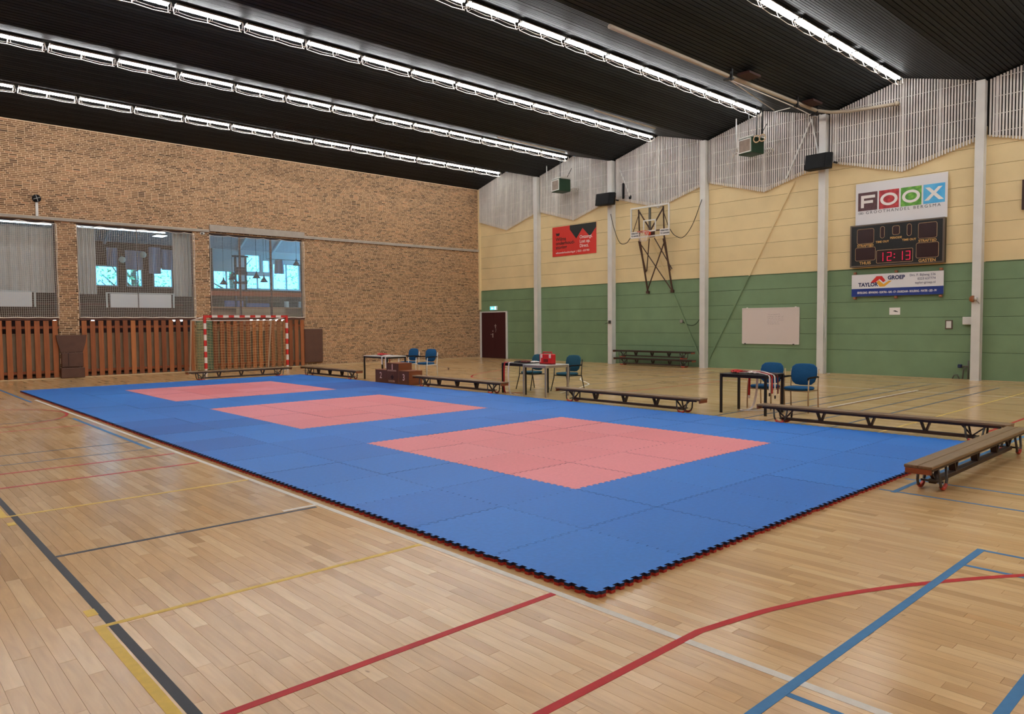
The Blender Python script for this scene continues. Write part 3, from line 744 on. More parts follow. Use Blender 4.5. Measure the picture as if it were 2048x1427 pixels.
# belts on the tables
M_bred = mat('belt_red', rgb(176, 34, 32), .85, var=.1, scale=40); M_bwhite = mat('belt_white', rgb(226, 214, 206, 1.1), .85); M_bdark = mat('belt_dark_red', rgb(96, 26, 24), .85); M_bblack = mat('belt_black', rgb(36, 26, 26), .85)
def belt(label, pts, mt, wd=.045, th=.005, tip=None, group=None, along=None):
    """folded ribbon following pts; 'along' is its width direction"""
    P_ = [Vector(q) for q in spline(pts, 6)] if len(pts) > 2 else [Vector(q) for q in pts]
    t = thing('martial_arts_belt', label, 'belt', pts[0], 0, group)
    al = Vector(along or (0, 1, 0)).normalized(); mb = MB(); vs = []
    for i, q in enumerate(P_):
        d = (P_[min(i+1, len(P_)-1)]-P_[max(i-1, 0)]).normalized(); sdir = (al - d*al.dot(d)).normalized(); nn = d.cross(sdir)
        for a, b in ((-1, -1), (1, -1), (1, 1), (-1, 1)): vs.append(q + sdir*(a*wd/2) + nn*(b*th/2))
    n = len(P_)
    fs = [(i*4+k, i*4+(k+1) % 4, (i+1)*4+(k+1) % 4, (i+1)*4+k) for i in range(n-1) for k in range(4)] + [(3, 2, 1, 0), ((n-1)*4, (n-1)*4+1, (n-1)*4+2, (n-1)*4+3)]
    mb._add(vs, fs); mb.build('ribbon', mt, t)
    if tip:
        q0, q1 = P_[-2], P_[-1]; d = (q1-q0).normalized(); c = q1 - d*.03
        sdir = (al - d*al.dot(d)).normalized(); nn = d.cross(sdir)
        MB().obox(c, (wd*1.04, .06, th*1.6), Matrix((sdir, d, nn)).transposed()).build('end_stripe', tip, t)
    return t
T4 = .748
belt('white belt draped over the end of the black table, nearer the mat', [(8.95, 4.25, T4+.012), (9.0, 3.95, T4+.03), (8.97, 3.72, T4+.014), (8.96, 3.615, T4-.02), (8.955, 3.60, T4-.12), (8.955, 3.598, .36)], M_bwhite, tip=M_bblack, along=(1, 0, 0))
belt('red belt draped over the end of the black table between two white ones', [(9.05, 4.3, T4+.02), (9.1, 3.95, T4+.04), (9.05, 3.73, T4+.016), (9.05, 3.615, T4-.02), (9.05, 3.60, T4-.12), (9.055, 3.60, .40)], M_bred, along=(1, 0, 0))
belt('white belt hanging longest from the end of the black table', [(9.2, 4.35, T4+.03), (9.22, 3.95, T4+.045), (9.17, 3.74, T4+.018), (9.16, 3.625, T4-.02), (9.16, 3.605, T4-.12), (9.165, 3.60, .30)], M_bwhite, tip=M_bblack, along=(1, 0, 0))
belt('dark red belt hanging from the back of the black table end', [(9.32, 4.3, T4+.02), (9.33, 3.95, T4+.03), (9.30, 3.76, T4+.012), (9.29, 3.635, T4-.02), (9.29, 3.615, T4-.12), (9.29, 3.61, .38)], M_bdark, along=(1, 0, 0))
belt('red belt hanging down the rear edge of the black table near the mat corner', [(9.2, 4.35, T4+.04), (9.35, 4.40, T4+.03), (9.55, 4.38, T4+.012), (9.625, 4.38, T4-.02), (9.635, 4.38, T4-.14), (9.62, 4.38, .22)], M_bred, along=(0, 1, 0), tip=M_bwhite)
belt('white belt looped from the black table down to a coil on the floor', [(9.2, 4.2, T4+.04), (9.45, 4.22, T4+.02), (9.615, 4.22, T4-.01), (9.64, 4.22, T4-.2), (9.62, 4.24, .25), (9.56, 4.3, .03), (9.40, 4.42, .012), (9.30, 4.30, .012), (9.45, 4.12, .014), (9.6, 4.0, .012)], M_bwhite, along=(0, 1, 0))
def pile(label, c, mt, sx, sy, h, cat='belt'):
    """a loosely folded belt lying in a low heap: looping ribbon"""
    t = thing('martial_arts_belt', label, cat, c); mb = MB(); pts = []
    for i in range(60):
        a = i*.62; rr_ = .35+.65*((i*.37) % 1.0)
        pts.append((c[0]+math.cos(a)*sx*rr_, c[1]+math.sin(a*1.07)*sy*rr_, c[2]+.008+h*(1-rr_*.75)*(.5+.5*((i*.61) % 1.0))))
    P_ = [Vector(q) for q in pts]; vs = []
    for i, q in enumerate(P_):
        d = (P_[min(i+1, len(P_)-1)]-P_[max(i-1, 0)]).normalized(); s_ = d.cross(Vector((0, 0, 1))).normalized(); nn = s_.cross(d)
        for a, b_ in ((-1, -1), (1, -1), (1, 1), (-1, 1)): vs.append(q + s_*(a*.022) + nn*(b_*.004))
    n = len(P_)
    mb._add(vs, [(i*4+k, i*4+(k+1) % 4, (i+1)*4+(k+1) % 4, (i+1)*4+k) for i in range(n-1) for k in range(4)]); mb.build('ribbon', mt, t)
    return t
pile('heap of folded red belt on the belt-strewn black table', (9.15, 4.36, T4), M_bred, .24, .16, .07)
pile('folded white belt lying on the belt-strewn black table', (9.15, 4.02, T4), M_bwhite, .20, .14, .05)
pile('dark red belt heaped on the black table beside the red case', (9.05, 10.08, T4), M_bdark, .22, .22, .05)
pile('white belt heaped on the black table beside the red case', (9.12, 9.85, T4), M_bwhite, .16, .12, .05)
pile('black and red belt heap at the far side of the table by the red case', (9.05, 10.32, T4), M_bblack, .22, .12, .04)
belt('red belt hanging from the black table beside the red case to the floor', [(8.72, 10.30, T4+.02), (8.62, 10.36, T4+.012), (8.60, 10.40, T4-.05), (8.595, 10.41, .4), (8.60, 10.40, .05), (8.66, 10.30, .012), (8.9, 9.98, .012)], M_bred, along=(0, 1, 0), wd=.05)
belt('white belt trailing from the black table across the floor to the mat', [(8.72, 10.2, T4+.02), (8.63, 10.24, T4+.012), (8.61, 10.25, T4-.05), (8.605, 10.26, .4), (8.60, 10.2, .03), (8.55, 10.0, .012), (8.50, 9.75, .012)], M_bwhite, along=(0, 1, 0), wd=.04)
pile('folded red belt on the white-topped table behind the podium', (8.95, 16.45, T4), M_bred, .22, .26, .10)
pile('pinkish white belt beside the red one on the white-topped table', (8.95, 16.12, T4), M_bwhite, .14, .14, .03)
for k, (yy, zz) in enumerate(((16.00, .50), (15.80, .40))):
    belt('white belt hanging off the front of the white-topped table, %s' % ('in the middle' if k == 0 else 'nearest the chairs'), [(8.95, yy+.05, T4+.012), (8.75, yy, T4+.02), (8.645, yy, T4-.01), (8.635, yy, T4-.1), (8.635, yy, zz)], M_bwhite, along=(0, 1, 0), wd=.055)
belt('red belt hanging behind the front edge of the white-topped table', [(8.95, 16.7, T4+.012), (9.25, 16.7, T4+.02), (9.355, 16.7, T4-.02), (9.365, 16.7, .4), (9.365, 16.72, .18)], M_bred, along=(0, 1, 0))
# red case
t = thing('red_case', 'red plastic carrying case on the small grey table', 'case', (8.86, 9.16, .745), .1)
M_case = mat('case_red', rgb(196, 30, 34), .4); M_case2 = mat('case_dark', rgb(120, 14, 20), .5)
MB().rbox(-.07, .07, -.20, .20, .012, .245, .02).build('shell', M_case, t, True)
MB().rbox(-.075, .075, -.19, .19, .0, .022, .006).build('base', M_case2, t, True)
MB().tube([(0, -.13, .24), (0, -.13, .285), (0, .13, .285), (0, .13, .24)], .014, 6).build('handle', M_case, t, True)
for yy in (-.13, .13): MB().rbox(-.085, -.066, yy-.028, yy+.028, .15, .235, .004).build('latch', mat('latch_white', rgb(230, 210, 206), .4), t, True)
MB().rbox(-.078, -.066, -.07, .07, .05, .13, .004).build('relief_panel', M_case2, t, True)
MB().bx(-.0725, -.0700, .145, .165, .05, .2).build('white_label', MATS['latch_white'], t, True)

# ------------------------------------------------------------------ podium
M_pod = mat('podium_wood', rgb(98, 58, 40), .5, var=.2, scale=3, stretch=(8, 8, 1)); M_podside = mat('podium_side', rgb(124, 66, 32), .5, var=.15, scale=3, stretch=(1, 1, 8)); M_podnum = mat('podium_number', rgb(230, 200, 190, 1.1), .6)
t = thing('winners_podium', 'brown wooden three-step winners podium with numbers 2, 1 and 3', 'podium', (8.45, 14.83, 0))
for (y1, y0, h, nm, zt) in ((15.69, 15.09, .39, '2', .09), (15.09, 14.46, .605, '1', .37), (14.46, 13.95, .405, '3', .08)):
    b = MB(); b.rbox(8.2, 8.66, y0+.003, y1-.003, .0, h-.02, .004, 0); b.rbox(8.195, 8.665, y0+.001, y1-.001, h-.02, h, .004, 1)
    bo = b.build('block', [M_pod, M_podside], t)
    if nm == '1': MB().bx(8.195, 8.2, 14.765, 14.789, .41, .575).build('number', M_podnum, bo); continue
    tx_ = text('number', nm, .26, (8.198, (y0+y1)/2 + .065, zt+.05), M_podnum, bo)
MB().bx(8.205, 8.655, 14.4545, 14.4605, .41, .58).build('lit_side_panel', M_podside, t); MB().bx(8.205, 8.655, 13.948, 13.954, .01, .38).build('lit_side_panel', M_podside, t)  # thin lighter skins: the lit look of the exposed sides, painted as colour
lt = MB(); y = 15.03
for k in range(13):
    hh = .05 if k % 3 else .04
    lt.bx(8.1965, 8.2, y-.022, y, .365+(.002*(k % 2)), .365+hh); y -= .036
lt.build('worn_lettering', mat('worn_letters', rgb(176, 140, 122), .7), t)
lt = MB(); y = 14.98
for k in range(8):
    lt.bx(8.1965, 8.2, y-.02, y, .055, .055+(.05 if k % 2 else .058)); y -= .042
lt.build('worn_lettering', MATS['worn_letters'], t)
MB().prism([(14.88, .20), (14.80, .25), (14.78, .28), (14.76, .25), (14.68, .20), (14.74, .18), (14.72, .14), (14.84, .14), (14.82, .18)], lambda u, v, q: (q, u, v), 8.1965, 8.2).build('dark_emblem', mat('dark_emblem', rgb(44, 22, 20), .7), t)

# ------------------------------------------------------------------ board fence below the windows
M_board = ramp_mat('fence_board', [(0, rgb(122, 68, 38)), (.5, rgb(146, 84, 46)), (.85, rgb(160, 94, 52)), (1, rgb(174, 108, 60))], .55, (14, 14, 1.2), 1, .2, spec=.3)
M_fback = mat('fence_backing', rgb(128, 108, 84), .8, var=.1, scale=4); M_frail = mat('fence_rail', rgb(124, 62, 30), .6)
for wi, (x0, x1) in enumerate(WIN):
    nm = ['beside the pier with the brown padding, frame edge', 'between the two padded piers', 'behind the striped goal'][wi]
    t = thing('board_fence', 'red-brown vertical board screen under the window, %s' % nm, 'fence', ((x0+x1)/2, YB, 0), 0, 'board screens under the windows')
    n = round((x1-x0)/.262); pt = (x1-x0)/n
    for k in range(n):
        xc = x0 + pt*(k+.5)
        MB().rbox(xc-.077, xc+.077, YB-.075, YB-.05, .035, 1.925+random.uniform(-.01, .005), .004).build('board', M_board, t)
    for z0, z1 in ((.19, .27), (1.66, 1.74)): MB().bx(x0+.01, x1-.01, YB-.05, YB-.012, z0, z1).build('rail', M_frail, t)
    MB().bx(x0+.005, x1-.005, YB+.02, YB+.05, .16, 1.50).build('backing', M_fback, t)
    MB().rbox(x0+.005, x1-.005, YB-.09, YB+.06, 1.935, 2.0, .006).build('cap_rail', mat('cap_rail', rgb(92, 56, 44), .6), t)
    MB().bx(x0+.005, x1-.005, YB-.085, YB+.05, 0, .03).build('base_strip', MATS['pale_plinth'], t)
# pads on the piers
M_pad = mat('pad_brown', rgb(86, 56, 42), .6, var=.15, scale=4, bump=.15)
t = thing('pier_padding', 'brown padded mat with flared top strapped around the brick pier', 'padding', (2.24, YB-.15, 0))
MB().prism([(1.80, 1.44), (2.70, 1.44), (2.66, 1.18), (2.57, .86), (1.93, .86), (1.84, 1.18)], lambda u, v, q: (u, q, v), YB-.17, YB-.10).build('flared_flap', M_pad, t)
MB().rbox(1.93, 2.57, YB-.22, YB-.095, .36, .85, .02).build('middle_pad', M_pad, t)
MB().rbox(1.90, 2.60, YB-.25, YB-.095, .0, .35, .02).build('base_pad', M_pad, t)
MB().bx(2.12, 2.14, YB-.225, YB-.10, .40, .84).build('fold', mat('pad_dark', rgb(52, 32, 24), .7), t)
o = tag(MB().rbox(10.70, 11.52, YB-.12, YB-.008, .14, 1.55, .03).build('wall_padding', M_pad), 'dark brown rectangular pad on the brick wall behind the benches', 'padding')
t = thing('pier_padding', 'dull green pad covering the pier behind the goal', 'padding', (6.64, YB-.12, 0))
M_gpad = mat('pad_green', rgb(84, 100, 74), .7, var=.15, scale=5, bump=.1)
MB().rbox(6.356, 6.924, YB-.16, YB-.008, .05, 1.55, .02).build('front_pad', M_gpad, t); MB().rbox(6.36, 6.92, YB-.155, YB-.008, 1.56, 1.92, .02).build('top_pad', M_gpad, t)

# ------------------------------------------------------------------ handball goal
M_gred = mat('goal_red', rgb(196, 40, 32), .45); M_gwhite = mat('goal_white', rgb(220, 206, 196, 1.1), .45); M_gnet = mat('goal_net', rgb(204, 178, 128), .8)
t = thing('handball_goal', 'red and white striped handball goal with net before the board screen', 'goal', (7.5, 23.2, 0))
GX0, GX1, GY, GH = 5.94, 9.06, 23.2, 2.08
def striped(a, b, name, n, start):
    mb = MB(); a, b = Vector(a), Vector(b); nn = n
    for k in range(nn):
        p0, p1 = a.lerp(b, k/nn), a.lerp(b, (k+1)/nn); mb.bar(p0, p1, .08, .08, (k+start) % 2)
    return mb.build(name, [M_gred, M_gwhite], t)
striped((GX0+.04, GY, GH-.28), (GX0+.04, GY, 0), 'post', 9, 1); striped((GX1-.04, GY, GH-.28), (GX1-.04, GY, 0), 'post', 9, 1)
striped((GX0+.28, GY, GH-.04), (GX1-.28, GY, GH-.04), 'crossbar', 13, 1)
for s, xx in ((1, GX0), (-1, GX1)):
    MB().bx(xx, xx+s*.08, GY-.04, GY+.04, GH-.28, GH).bx(xx+s*.08, xx+s*.28, GY-.04, GY+.04, GH-.08, GH).build('corner', M_gred, t)
    MB().tube([(xx+s*.04, GY+.04, GH-.06), (xx+s*.04, 24.55, 1.90), (xx+s*.06, 24.85, .02)], .03, 7).build('rear_stay', M_gwhite, t)
    MB().bx(xx+s*.01, xx+s*.07, GY+.04, 24.86, .0, .03).build('ground_bar', M_gwhite, t)
MB().cyl((GX0+.04, 24.55, 1.90), (GX1-.04, 24.55, 1.90), .018, 6).build('top_stay', M_gwhite, t)
net = MB()
def gnet(u, v):   # back panel
    sag = .06*math.sin(math.pi*u)**2 * (1-v) + .02*math.sin(u*31)*(1-v)
    return (GX0+.06+(GX1-GX0-.12)*u, 24.25+.25*(1-v)*0 - .25*v*(0)+.30*(1-(v-.5)**2*2)*.4 + .05*math.sin(u*9), 1.80*(1-v)+.03 - sag*1.2)
for i in range(31):
    u = i/30; net.tube([gnet(u, j/10) for j in range(11)], .0042, 3)
for j in range(19):
    v = j/18; net.tube([gnet(i/30, v) for i in range(31)], .0042, 3)
for s, xx in ((1, GX0+.05), (-1, GX1-.05)):
    for i in range(1, 12):
        f_ = i/12; y_ = GY+.05+(24.3-GY)*f_; net.tube([(xx, y_, GH-.12-(.25*f_)), (xx+s*.02, y_, 1.0), (xx, y_, .03)], .0042, 3)
    for j in range(18):
        z_ = .05+j*.105; net.tube([(xx, GY+.05, z_), (xx+s*.03, (GY+24.3)/2, z_-.03), (xx, 24.3, z_)], .0042, 3)
net.build('net', M_gnet, t)

# ------------------------------------------------------------------ safety nets in front of the windows
M_net = mat('net_cord', rgb(226, 216, 202, 1.1), .8); M_rope = mat('net_rope', rgb(218, 204, 188, 1.1), .8)
for wi, (x0, x1) in enumerate(WIN):
    lab = ['pale square-mesh safety net over the window with the closed curtain', 'pale square-mesh safety net over the window with two open curtains', 'pale square-mesh safety net over the window with the pendant lamps'][wi]
    t = thing('safety_net', lab, 'net', ((x0+x1)/2, YB-.10, 2), 0, 'safety nets over the windows')
    z0, z1 = 2.03, 5.13
    def nf(u, v):
        zt = z1 - .045*abs(math.sin(u*math.pi*5.5)) + .02*u
        yy = YB-.115 + .035*math.sin(u*7+v*3)*math.sin(math.pi*v)
        return (x0+.0+(x1-x0)*u + .012*math.sin(v*11+u*5), yy, z0 + (zt-z0)*v - .01*math.sin(u*23)*v*v)
    nx = int((x1-x0)/.0575); nz = int((z1-z0)/.0575)
    mb = MB()
    for i in range(nx+1): mb.tube([nf(i/nx, j/14) for j in range(15)], .0031, 3)
    for j in range(nz+1): mb.tube([nf(i/30, j/nz) for i in range(31)], .0031, 3)
    mb.build('mesh', M_net, t)
    mb = MB(); mb.tube([nf(0, j/14) for j in range(15)], .011, 5); mb.tube([nf(1, j/14) for j in range(15)], .011, 5); mb.tube([nf(i/44, 1) for i in range(45)], .009, 5)
    mb.tube([(x0+(x1-x0)*i/30, YB-.13, z0-.005+.008*math.sin(i*1.3)) for i in range(31)], .017, 5); mb.build('border_rope', M_rope, t)

# ------------------------------------------------------------------ windows in the brick wall
M_frame = mat('window_frame', rgb(74, 52, 46), .5); M_glass = glass_mat('clear_glass', (.93, .97, 1, 1), .05)
for wi, (x0, x1) in enumerate(WIN):
    wn = sempty('window_%d' % (wi+1), ((x0+x1)/2, YB+.12, 2)); wn['label'] = 'interior window to the clubroom'
    fr = MB(); y0, y1 = YB+.09, YB+.14
    fr.bx(x0, x1, y0, y1, 2.0, 2.06).bx(x0, x1, y0, y1, WZ1-.07, WZ1).bx(x0, x0+.05, y0, y1, 2.06, WZ1-.07).bx(x1-.05, x1, y0, y1, 2.06, WZ1-.07)
    fr.build('window_frame', M_frame, wn)
    xs = [x0+.05] + ([8.14, 9.40] if wi == 2 else [x0+(x1-x0)/2]) + [x1-.05]
    for xm in xs[1:-1]: MB().bx(xm-.035 if wi == 2 else xm-.012, xm+.035 if wi == 2 else xm+.012, y0, y1, 2.06, WZ1-.07).build('mullion', M_frame, wn)
    for a, b in zip(xs[:-1], xs[1:]): MB().bx(a, b, YB+.11, YB+.116, 2.06, WZ1-.07).build('pane', M_glass, wn)
    if wi == 2:
        MB().bx(x0+.05, x1-.05, y0+.005, y1-.005, 2.87, 3.05).build('transom', mat('transom_wood', rgb(128, 74, 50), .6), wn)

# ------------------------------------------------------------------ clubroom behind the windows
YC = 31.5
M_cb = mat('clubroom_brick', rgb(70, 44, 38), .8, var=.3, scale=14); M_cc = mat('clubroom_ceiling', rgb(186, 190, 200), .7, var=.1, scale=2); M_cw = mat('clubroom_white', rgb(226, 230, 236), .7); M_wood = mat('clubroom_wood', rgb(190, 136, 100), .6, var=.2, scale=4, stretch=(1, 6, 12))
CW = [(3.0, 5.39, 3.42, 4.30), (5.70, 6.36, 3.42, 4.20), (6.80, 7.62, 3.42, 4.30), (9.40, 10.66, 3.42, 4.30), (10.86, 12.22, 3.45, 4.14), (10.88, 11.70, 4.25, 5.12), (11.78, 12.20, 4.25, 4.90), (12.30, 13.75, 3.45, 4.75), (-1.0, 2.4, 3.42, 4.30)]
# far wall around its window openings
xs = sorted({-4.0, 15.5, *[q for w_ in CW for q in w_[:2]]}); zs = sorted({0.0, 7.4, *[q for w_ in CW for q in w_[2:]]})
mbd, mbw = MB(), MB()
for i in range(len(xs)-1):
    for j in range(len(zs)-1):
        cx_, cz_ = (xs[i]+xs[i+1])/2, (zs[j]+zs[j+1])/2
        if any(a < cx_ < b and c < cz_ < d for a, b, c, d in CW): continue
        (mbd if cx_ < 9.0 or cz_ < 3.4 else mbw).bx(xs[i], xs[i+1], YC, YC+.25, zs[j], zs[j+1])
wc = struct(mbd.build('wall_clubroom_far', M_cb)); mbw.build('white_wall', M_cw, wc)
struct(MB().bx(-4.0, 15.5, YB+.26, YC+.3, -.2, -.02).build('floor_clubroom', M_wood))
cl = struct(MB()._add([(-4, YB+.25, 5.6), (15.5, YB+.25, 5.6), (15.5, 28.6, 6.9), (-4, 28.6, 6.9)], [(0, 3, 2, 1)])._add([(-4, 28.6, 6.9), (15.5, 28.6, 6.9), (15.5, YC, 5.3), (-4, YC, 5.3)], [(0, 3, 2, 1)]).bx(-4, 15.5, YB+.25, YC+.3, 7.3, 7.4).build('ceiling_clubroom', M_cc))
for xx in (4.9, 8.9, 10.6, 12.3): MB().bar((xx, YB+.3, 5.53), (xx, 28.6, 6.83), .10, .10).bar((xx, 28.6, 6.83), (xx, YC, 5.24), .10, .10).build('rafter', M_cw, cl)
struct(MB().bx(-4.2, -4, YB+.25, YC+.3, -.2, 7.4).build('wall_clubroom_left', M_cb)); struct(MB().bx(15.5, 15.7, YB+.25, 26.0, -.2, 7.4).bx(15.5, 15.7, 31.2, YC+.3, -.2, 7.4).bx(15.5, 15.7, 26.0, 31.2, -.2, 2.2).bx(15.5, 15.7, 26.0, 31.2, 5.2, 7.4).build('wall_clubroom_right', M_cw))  # opening in the right wall is added, out of view, to let in more skylight
for k, (a, b, c, d) in enumerate(CW):
    wn = sempty('window_%d' % (k+4), ((a+b)/2, YC, c)); wn['label'] = 'bright clubroom window to the garden'
    MB().bx(a, a+.05, YC+.02, YC+.10, c, d).bx(b-.05, b, YC+.02, YC+.10, c, d).bx(a, b, YC+.02, YC+.10, c, c+.05).bx(a, b, YC+.02, YC+.10, d-.05, d).build('window_frame', M_cw, wn)
    if b-a > 1.2: MB().bx((a+b)/2-.03, (a+b)/2+.03, YC+.02, YC+.10, c, d).build('mullion', M_cw, wn)
    MB().bx(a, b, YC+.055, YC+.06, c, d).build('pane', M_glass, wn)
# roller blinds over the dark wall windows
M_blind = mat('blind', rgb(176, 184, 214), .7)
for k, (a, b, z0, z1, nm) in enumerate(((4.95, 5.38, 4.28, 5.05, 'nearest the open curtain'), (5.68, 6.36, 4.18, 4.98, 'between the two round lamps'), (6.62, 7.10, 4.02, 5.18, 'hanging crooked beside the second round lamp'), (7.14, 7.60, 4.20, 5.10, 'at the far side of the dark brick wall'))):
    tag(MB().grid(lambda u, v: (a+(b-a)*u, YC-.05+.02*math.sin(u*9+k), z0+(z1-z0)*v), 12, 2).grid(lambda u, v: (a+(b-a)*u, YC-.045+.02*math.sin(u*9+k), z1-(z1-z0)*v), 12, 2).build('roller_blind', M_blind), 'pale grey-blue blind %s' % nm, 'blind', 'clubroom blinds')
# round wall lamps
M_lampw = mat('lamp_glass', rgb(220, 232, 220), .4, emit=(.9, 1, .92, 1), estr=.04)
for k, (xx, zz) in enumerate(((5.50, 4.55), (6.33, 4.81))):
    t = thing('wall_lamp', 'round white wall lamp, %s of two on the dark clubroom brick' % ('lower' if k == 0 else 'upper'), 'lamp', (xx, YC-.2, zz), 0, 'round clubroom wall lamps')
    MB().lathe([(.0, -.09), (.08, -.07), (.13, -.02), (.14, .02), (.0, .03)], (xx, YC-.28, zz), 14, axis='y').build('globe', M_lampw, t); MB().tube([(xx, YC-.2, zz), (xx+.12, YC-.16, zz+.10), (xx+.14, YC, zz+.02)], .02, 6).build('bracket', M_matblack, t)
# pendant lamps
M_pend = mat('pendant_shade', rgb(54, 70, 92), .5)
for k, (xx, zz) in enumerate(((9.10, 3.80), (8.72, 3.58), (10.18, 3.90), (10.52, 3.74), (12.08, 4.55))):
    t = thing('pendant_lamp', '%s dark cone pendant lamp from the left mullion in the clubroom' % ORD[k] if k != 4 else 'highest dark cone pendant lamp near the clubroom side window', 'lamp', (xx, 28.5, zz), 0, 'clubroom pendant lamps')
    MB().lathe([(.02, .20), (.035, .12), (.06, .06), (.17, -.10), (.175, -.11)], (xx, 28.5, zz), 16).build('shade', M_pend, t); MB().cyl((xx, 28.5, zz+.19), (xx, 28.5, 6.85), .008, 5).build('cord', M_matblack, t)
# dark shelf column and lampshade silhouettes
t = thing('shelf_rack', 'dark open shelf rack standing against the bright clubroom window', 'shelf', (9.55, 29.0, 2.0))
mb = MB(); mb.bx(9.40, 9.46, 28.9, 29.0, -.02, 4.75).bx(9.86, 9.92, 28.9, 29.0, -.02, 4.75).bx(9.34, 9.98, 28.85, 29.1, 4.72, 4.79); mb.build('frame', M_pend, t)
for zz in (3.55, 3.95): MB().bx(9.40, 9.92, 28.85, 29.15, zz, zz+.10).build('shelf_board', M_pend, t)
MB().rbox(9.47, 9.85, 28.88, 29.1, 4.05, 4.28, .03).build('dark_box', M_pend, t)
t = thing('hanging_cloth', 'grey-blue cloth hanging before the clubroom side windows', 'cloth', (11.2, 28.4, 4.2)); MB().grid(lambda u, v: (11.0+.42*u+.10*(1-v)*(u-.5), 28.4+.05*math.sin(u*14), 4.02+.62*v), 16, 3).build('fabric', M_blind, t); MB().cyl((10.6, 28.4, 4.66), (12.3, 28.4, 4.66), .012, 5).cyl((10.6, 28.4, 4.65), (10.6, 28.4, 6.82), .008, 5).build('rod', M_matblack, t)
# curtains just behind the hall windows
M_curt = mat('curtain', rgb(238, 228, 214), .85, var=.06, scale=6)
_t = M_curt.node_tree; _tl = _t.nodes.new('ShaderNodeBsdfTranslucent'); _tl.inputs[0].default_value = rgb(206, 200, 196); _mx = _t.nodes.new('ShaderNodeMixShader'); _mx.inputs[0].default_value = .35
_t.links.new(_t.nodes['Principled BSDF'].outputs[0], _mx.inputs[1]); _t.links.new(_tl.outputs[0], _mx.inputs[2]); _t.links.new(_mx.outputs[0], _t.nodes['Material Output'].inputs[0])
def curtain(label, x0, x1, z0, z1, waves):
    t = thing('curtain', label, 'curtain', ((x0+x1)/2, YB+.42, z0), 0, 'clubroom curtains'); n = int(waves*10)
    MB().grid(lambda u, v: (x0+(x1-x0)*u, YB+.42+.05*math.sin(u*waves*2*math.pi)*(1-.3*v), z0+(z1-z0)*v), n, 3).grid(lambda u, v: (x0+(x1-x0)*u, YB+.428+.05*math.sin(u*waves*2*math.pi)*(1-.3*v), z1-(z1-z0)*v), n, 3).build('cloth', M_curt, t)
    MB().cyl((x0, YB+.42, z1+.02), (x1, YB+.42, z1+.02), .015, 6).cyl((x0+.05, YB+.42, z1+.02), (x0+.05, YB+.42, 5.65), .008, 5).cyl((x1-.05, YB+.42, z1+.02), (x1-.05, YB+.42, 5.65), .008, 5).build('rod', M_white, t)
curtain('drawn grey curtain filling the window beside the frame edge', -1.85, 1.98, 2.86, 5.0, 13)
curtain('open grey curtain on the side of the brown padded pier', 2.58, 3.19, 2.84, 5.12, 5)
curtain('open grey curtain on the side of the green padded pier', 5.75, 6.42, 2.82, 5.15, 5)
# white panel radiators hung behind the glass
for k, (a, b) in enumerate(((-.6, 1.25), (3.58, 5.62))):
    t = thing('wall_screen', 'white hanging panel behind the %s window' % ('closed-curtain' if k == 0 else 'open-curtain'), 'panel', ((a+b)/2, YB+.32, 2.37), 0, 'white panels behind the windows')
    MB().rbox(a, b, YB+.30, YB+.34, 2.38, 2.87, .01).build('panel', mat('panel_white', rgb(242, 234, 226), .6), t)
    for xx in (a-.13, b+.06): MB().bx(xx, xx+.05, YB+.30, YB+.35, 2.38, 2.90).build('side_bracket', M_white, t)
    MB().bx(a-.13, b+.11, YB+.30, YB+.33, 2.88, 2.91).build('top_bracket', M_white, t)
# counter and clutter in the third window
t = thing('bar_counter', 'long wooden bar counter with pale front board behind the third window', 'counter', (8.9, 26.3, 0)); MB().rbox(7.0, 11.6, 26.2, 26.8, 2.40, 2.46, .01).build('counter_top', M_wood, t); MB().bx(7.0, 11.6, 26.4, 26.6, 0, 2.40).build('counter_body', M_wood, t)
MB().bx(8.3, 10.4, 26.18, 26.2, 2.05, 2.39).build('front_board', mat('beige_board', rgb(186, 150, 116), .6), t)
for k, (xx, w_) in enumerate(((8.0, .35), (8.5, .2), (8.9, .9), (10.55, .12), (11.2, .16))):
    tag(MB().rbox(xx, xx+w_, 26.4, 26.6, 2.46, 2.72 if k != 2 else 2.62, .01).build('counter_box', mat('box_blue', rgb(96, 112, 168), .5) if k < 3 else mat('box_white', rgb(220, 226, 230), .5)), ['blue crate at the left end of the bar counter', 'small blue box on the bar counter', 'long blue tray in the middle of the bar counter', 'white carton on the bar counter', 'white carton at the right end of the bar counter'][k], 'box', 'boxes on the bar counter')
t = thing('bar_counter', 'dark low sideboard behind the window with two open curtains', 'counter', (4.3, 27.5, 0)); MB().rbox(-3, 6.6, 27.2, 27.8, 2.50, 2.58, .01).build('counter_top', mat('dark_red_wood', rgb(92, 38, 34), .6), t); MB().bx(-3, 6.6, 27.25, 27.75, 0, 2.5).build('counter_body', M_cb, t)
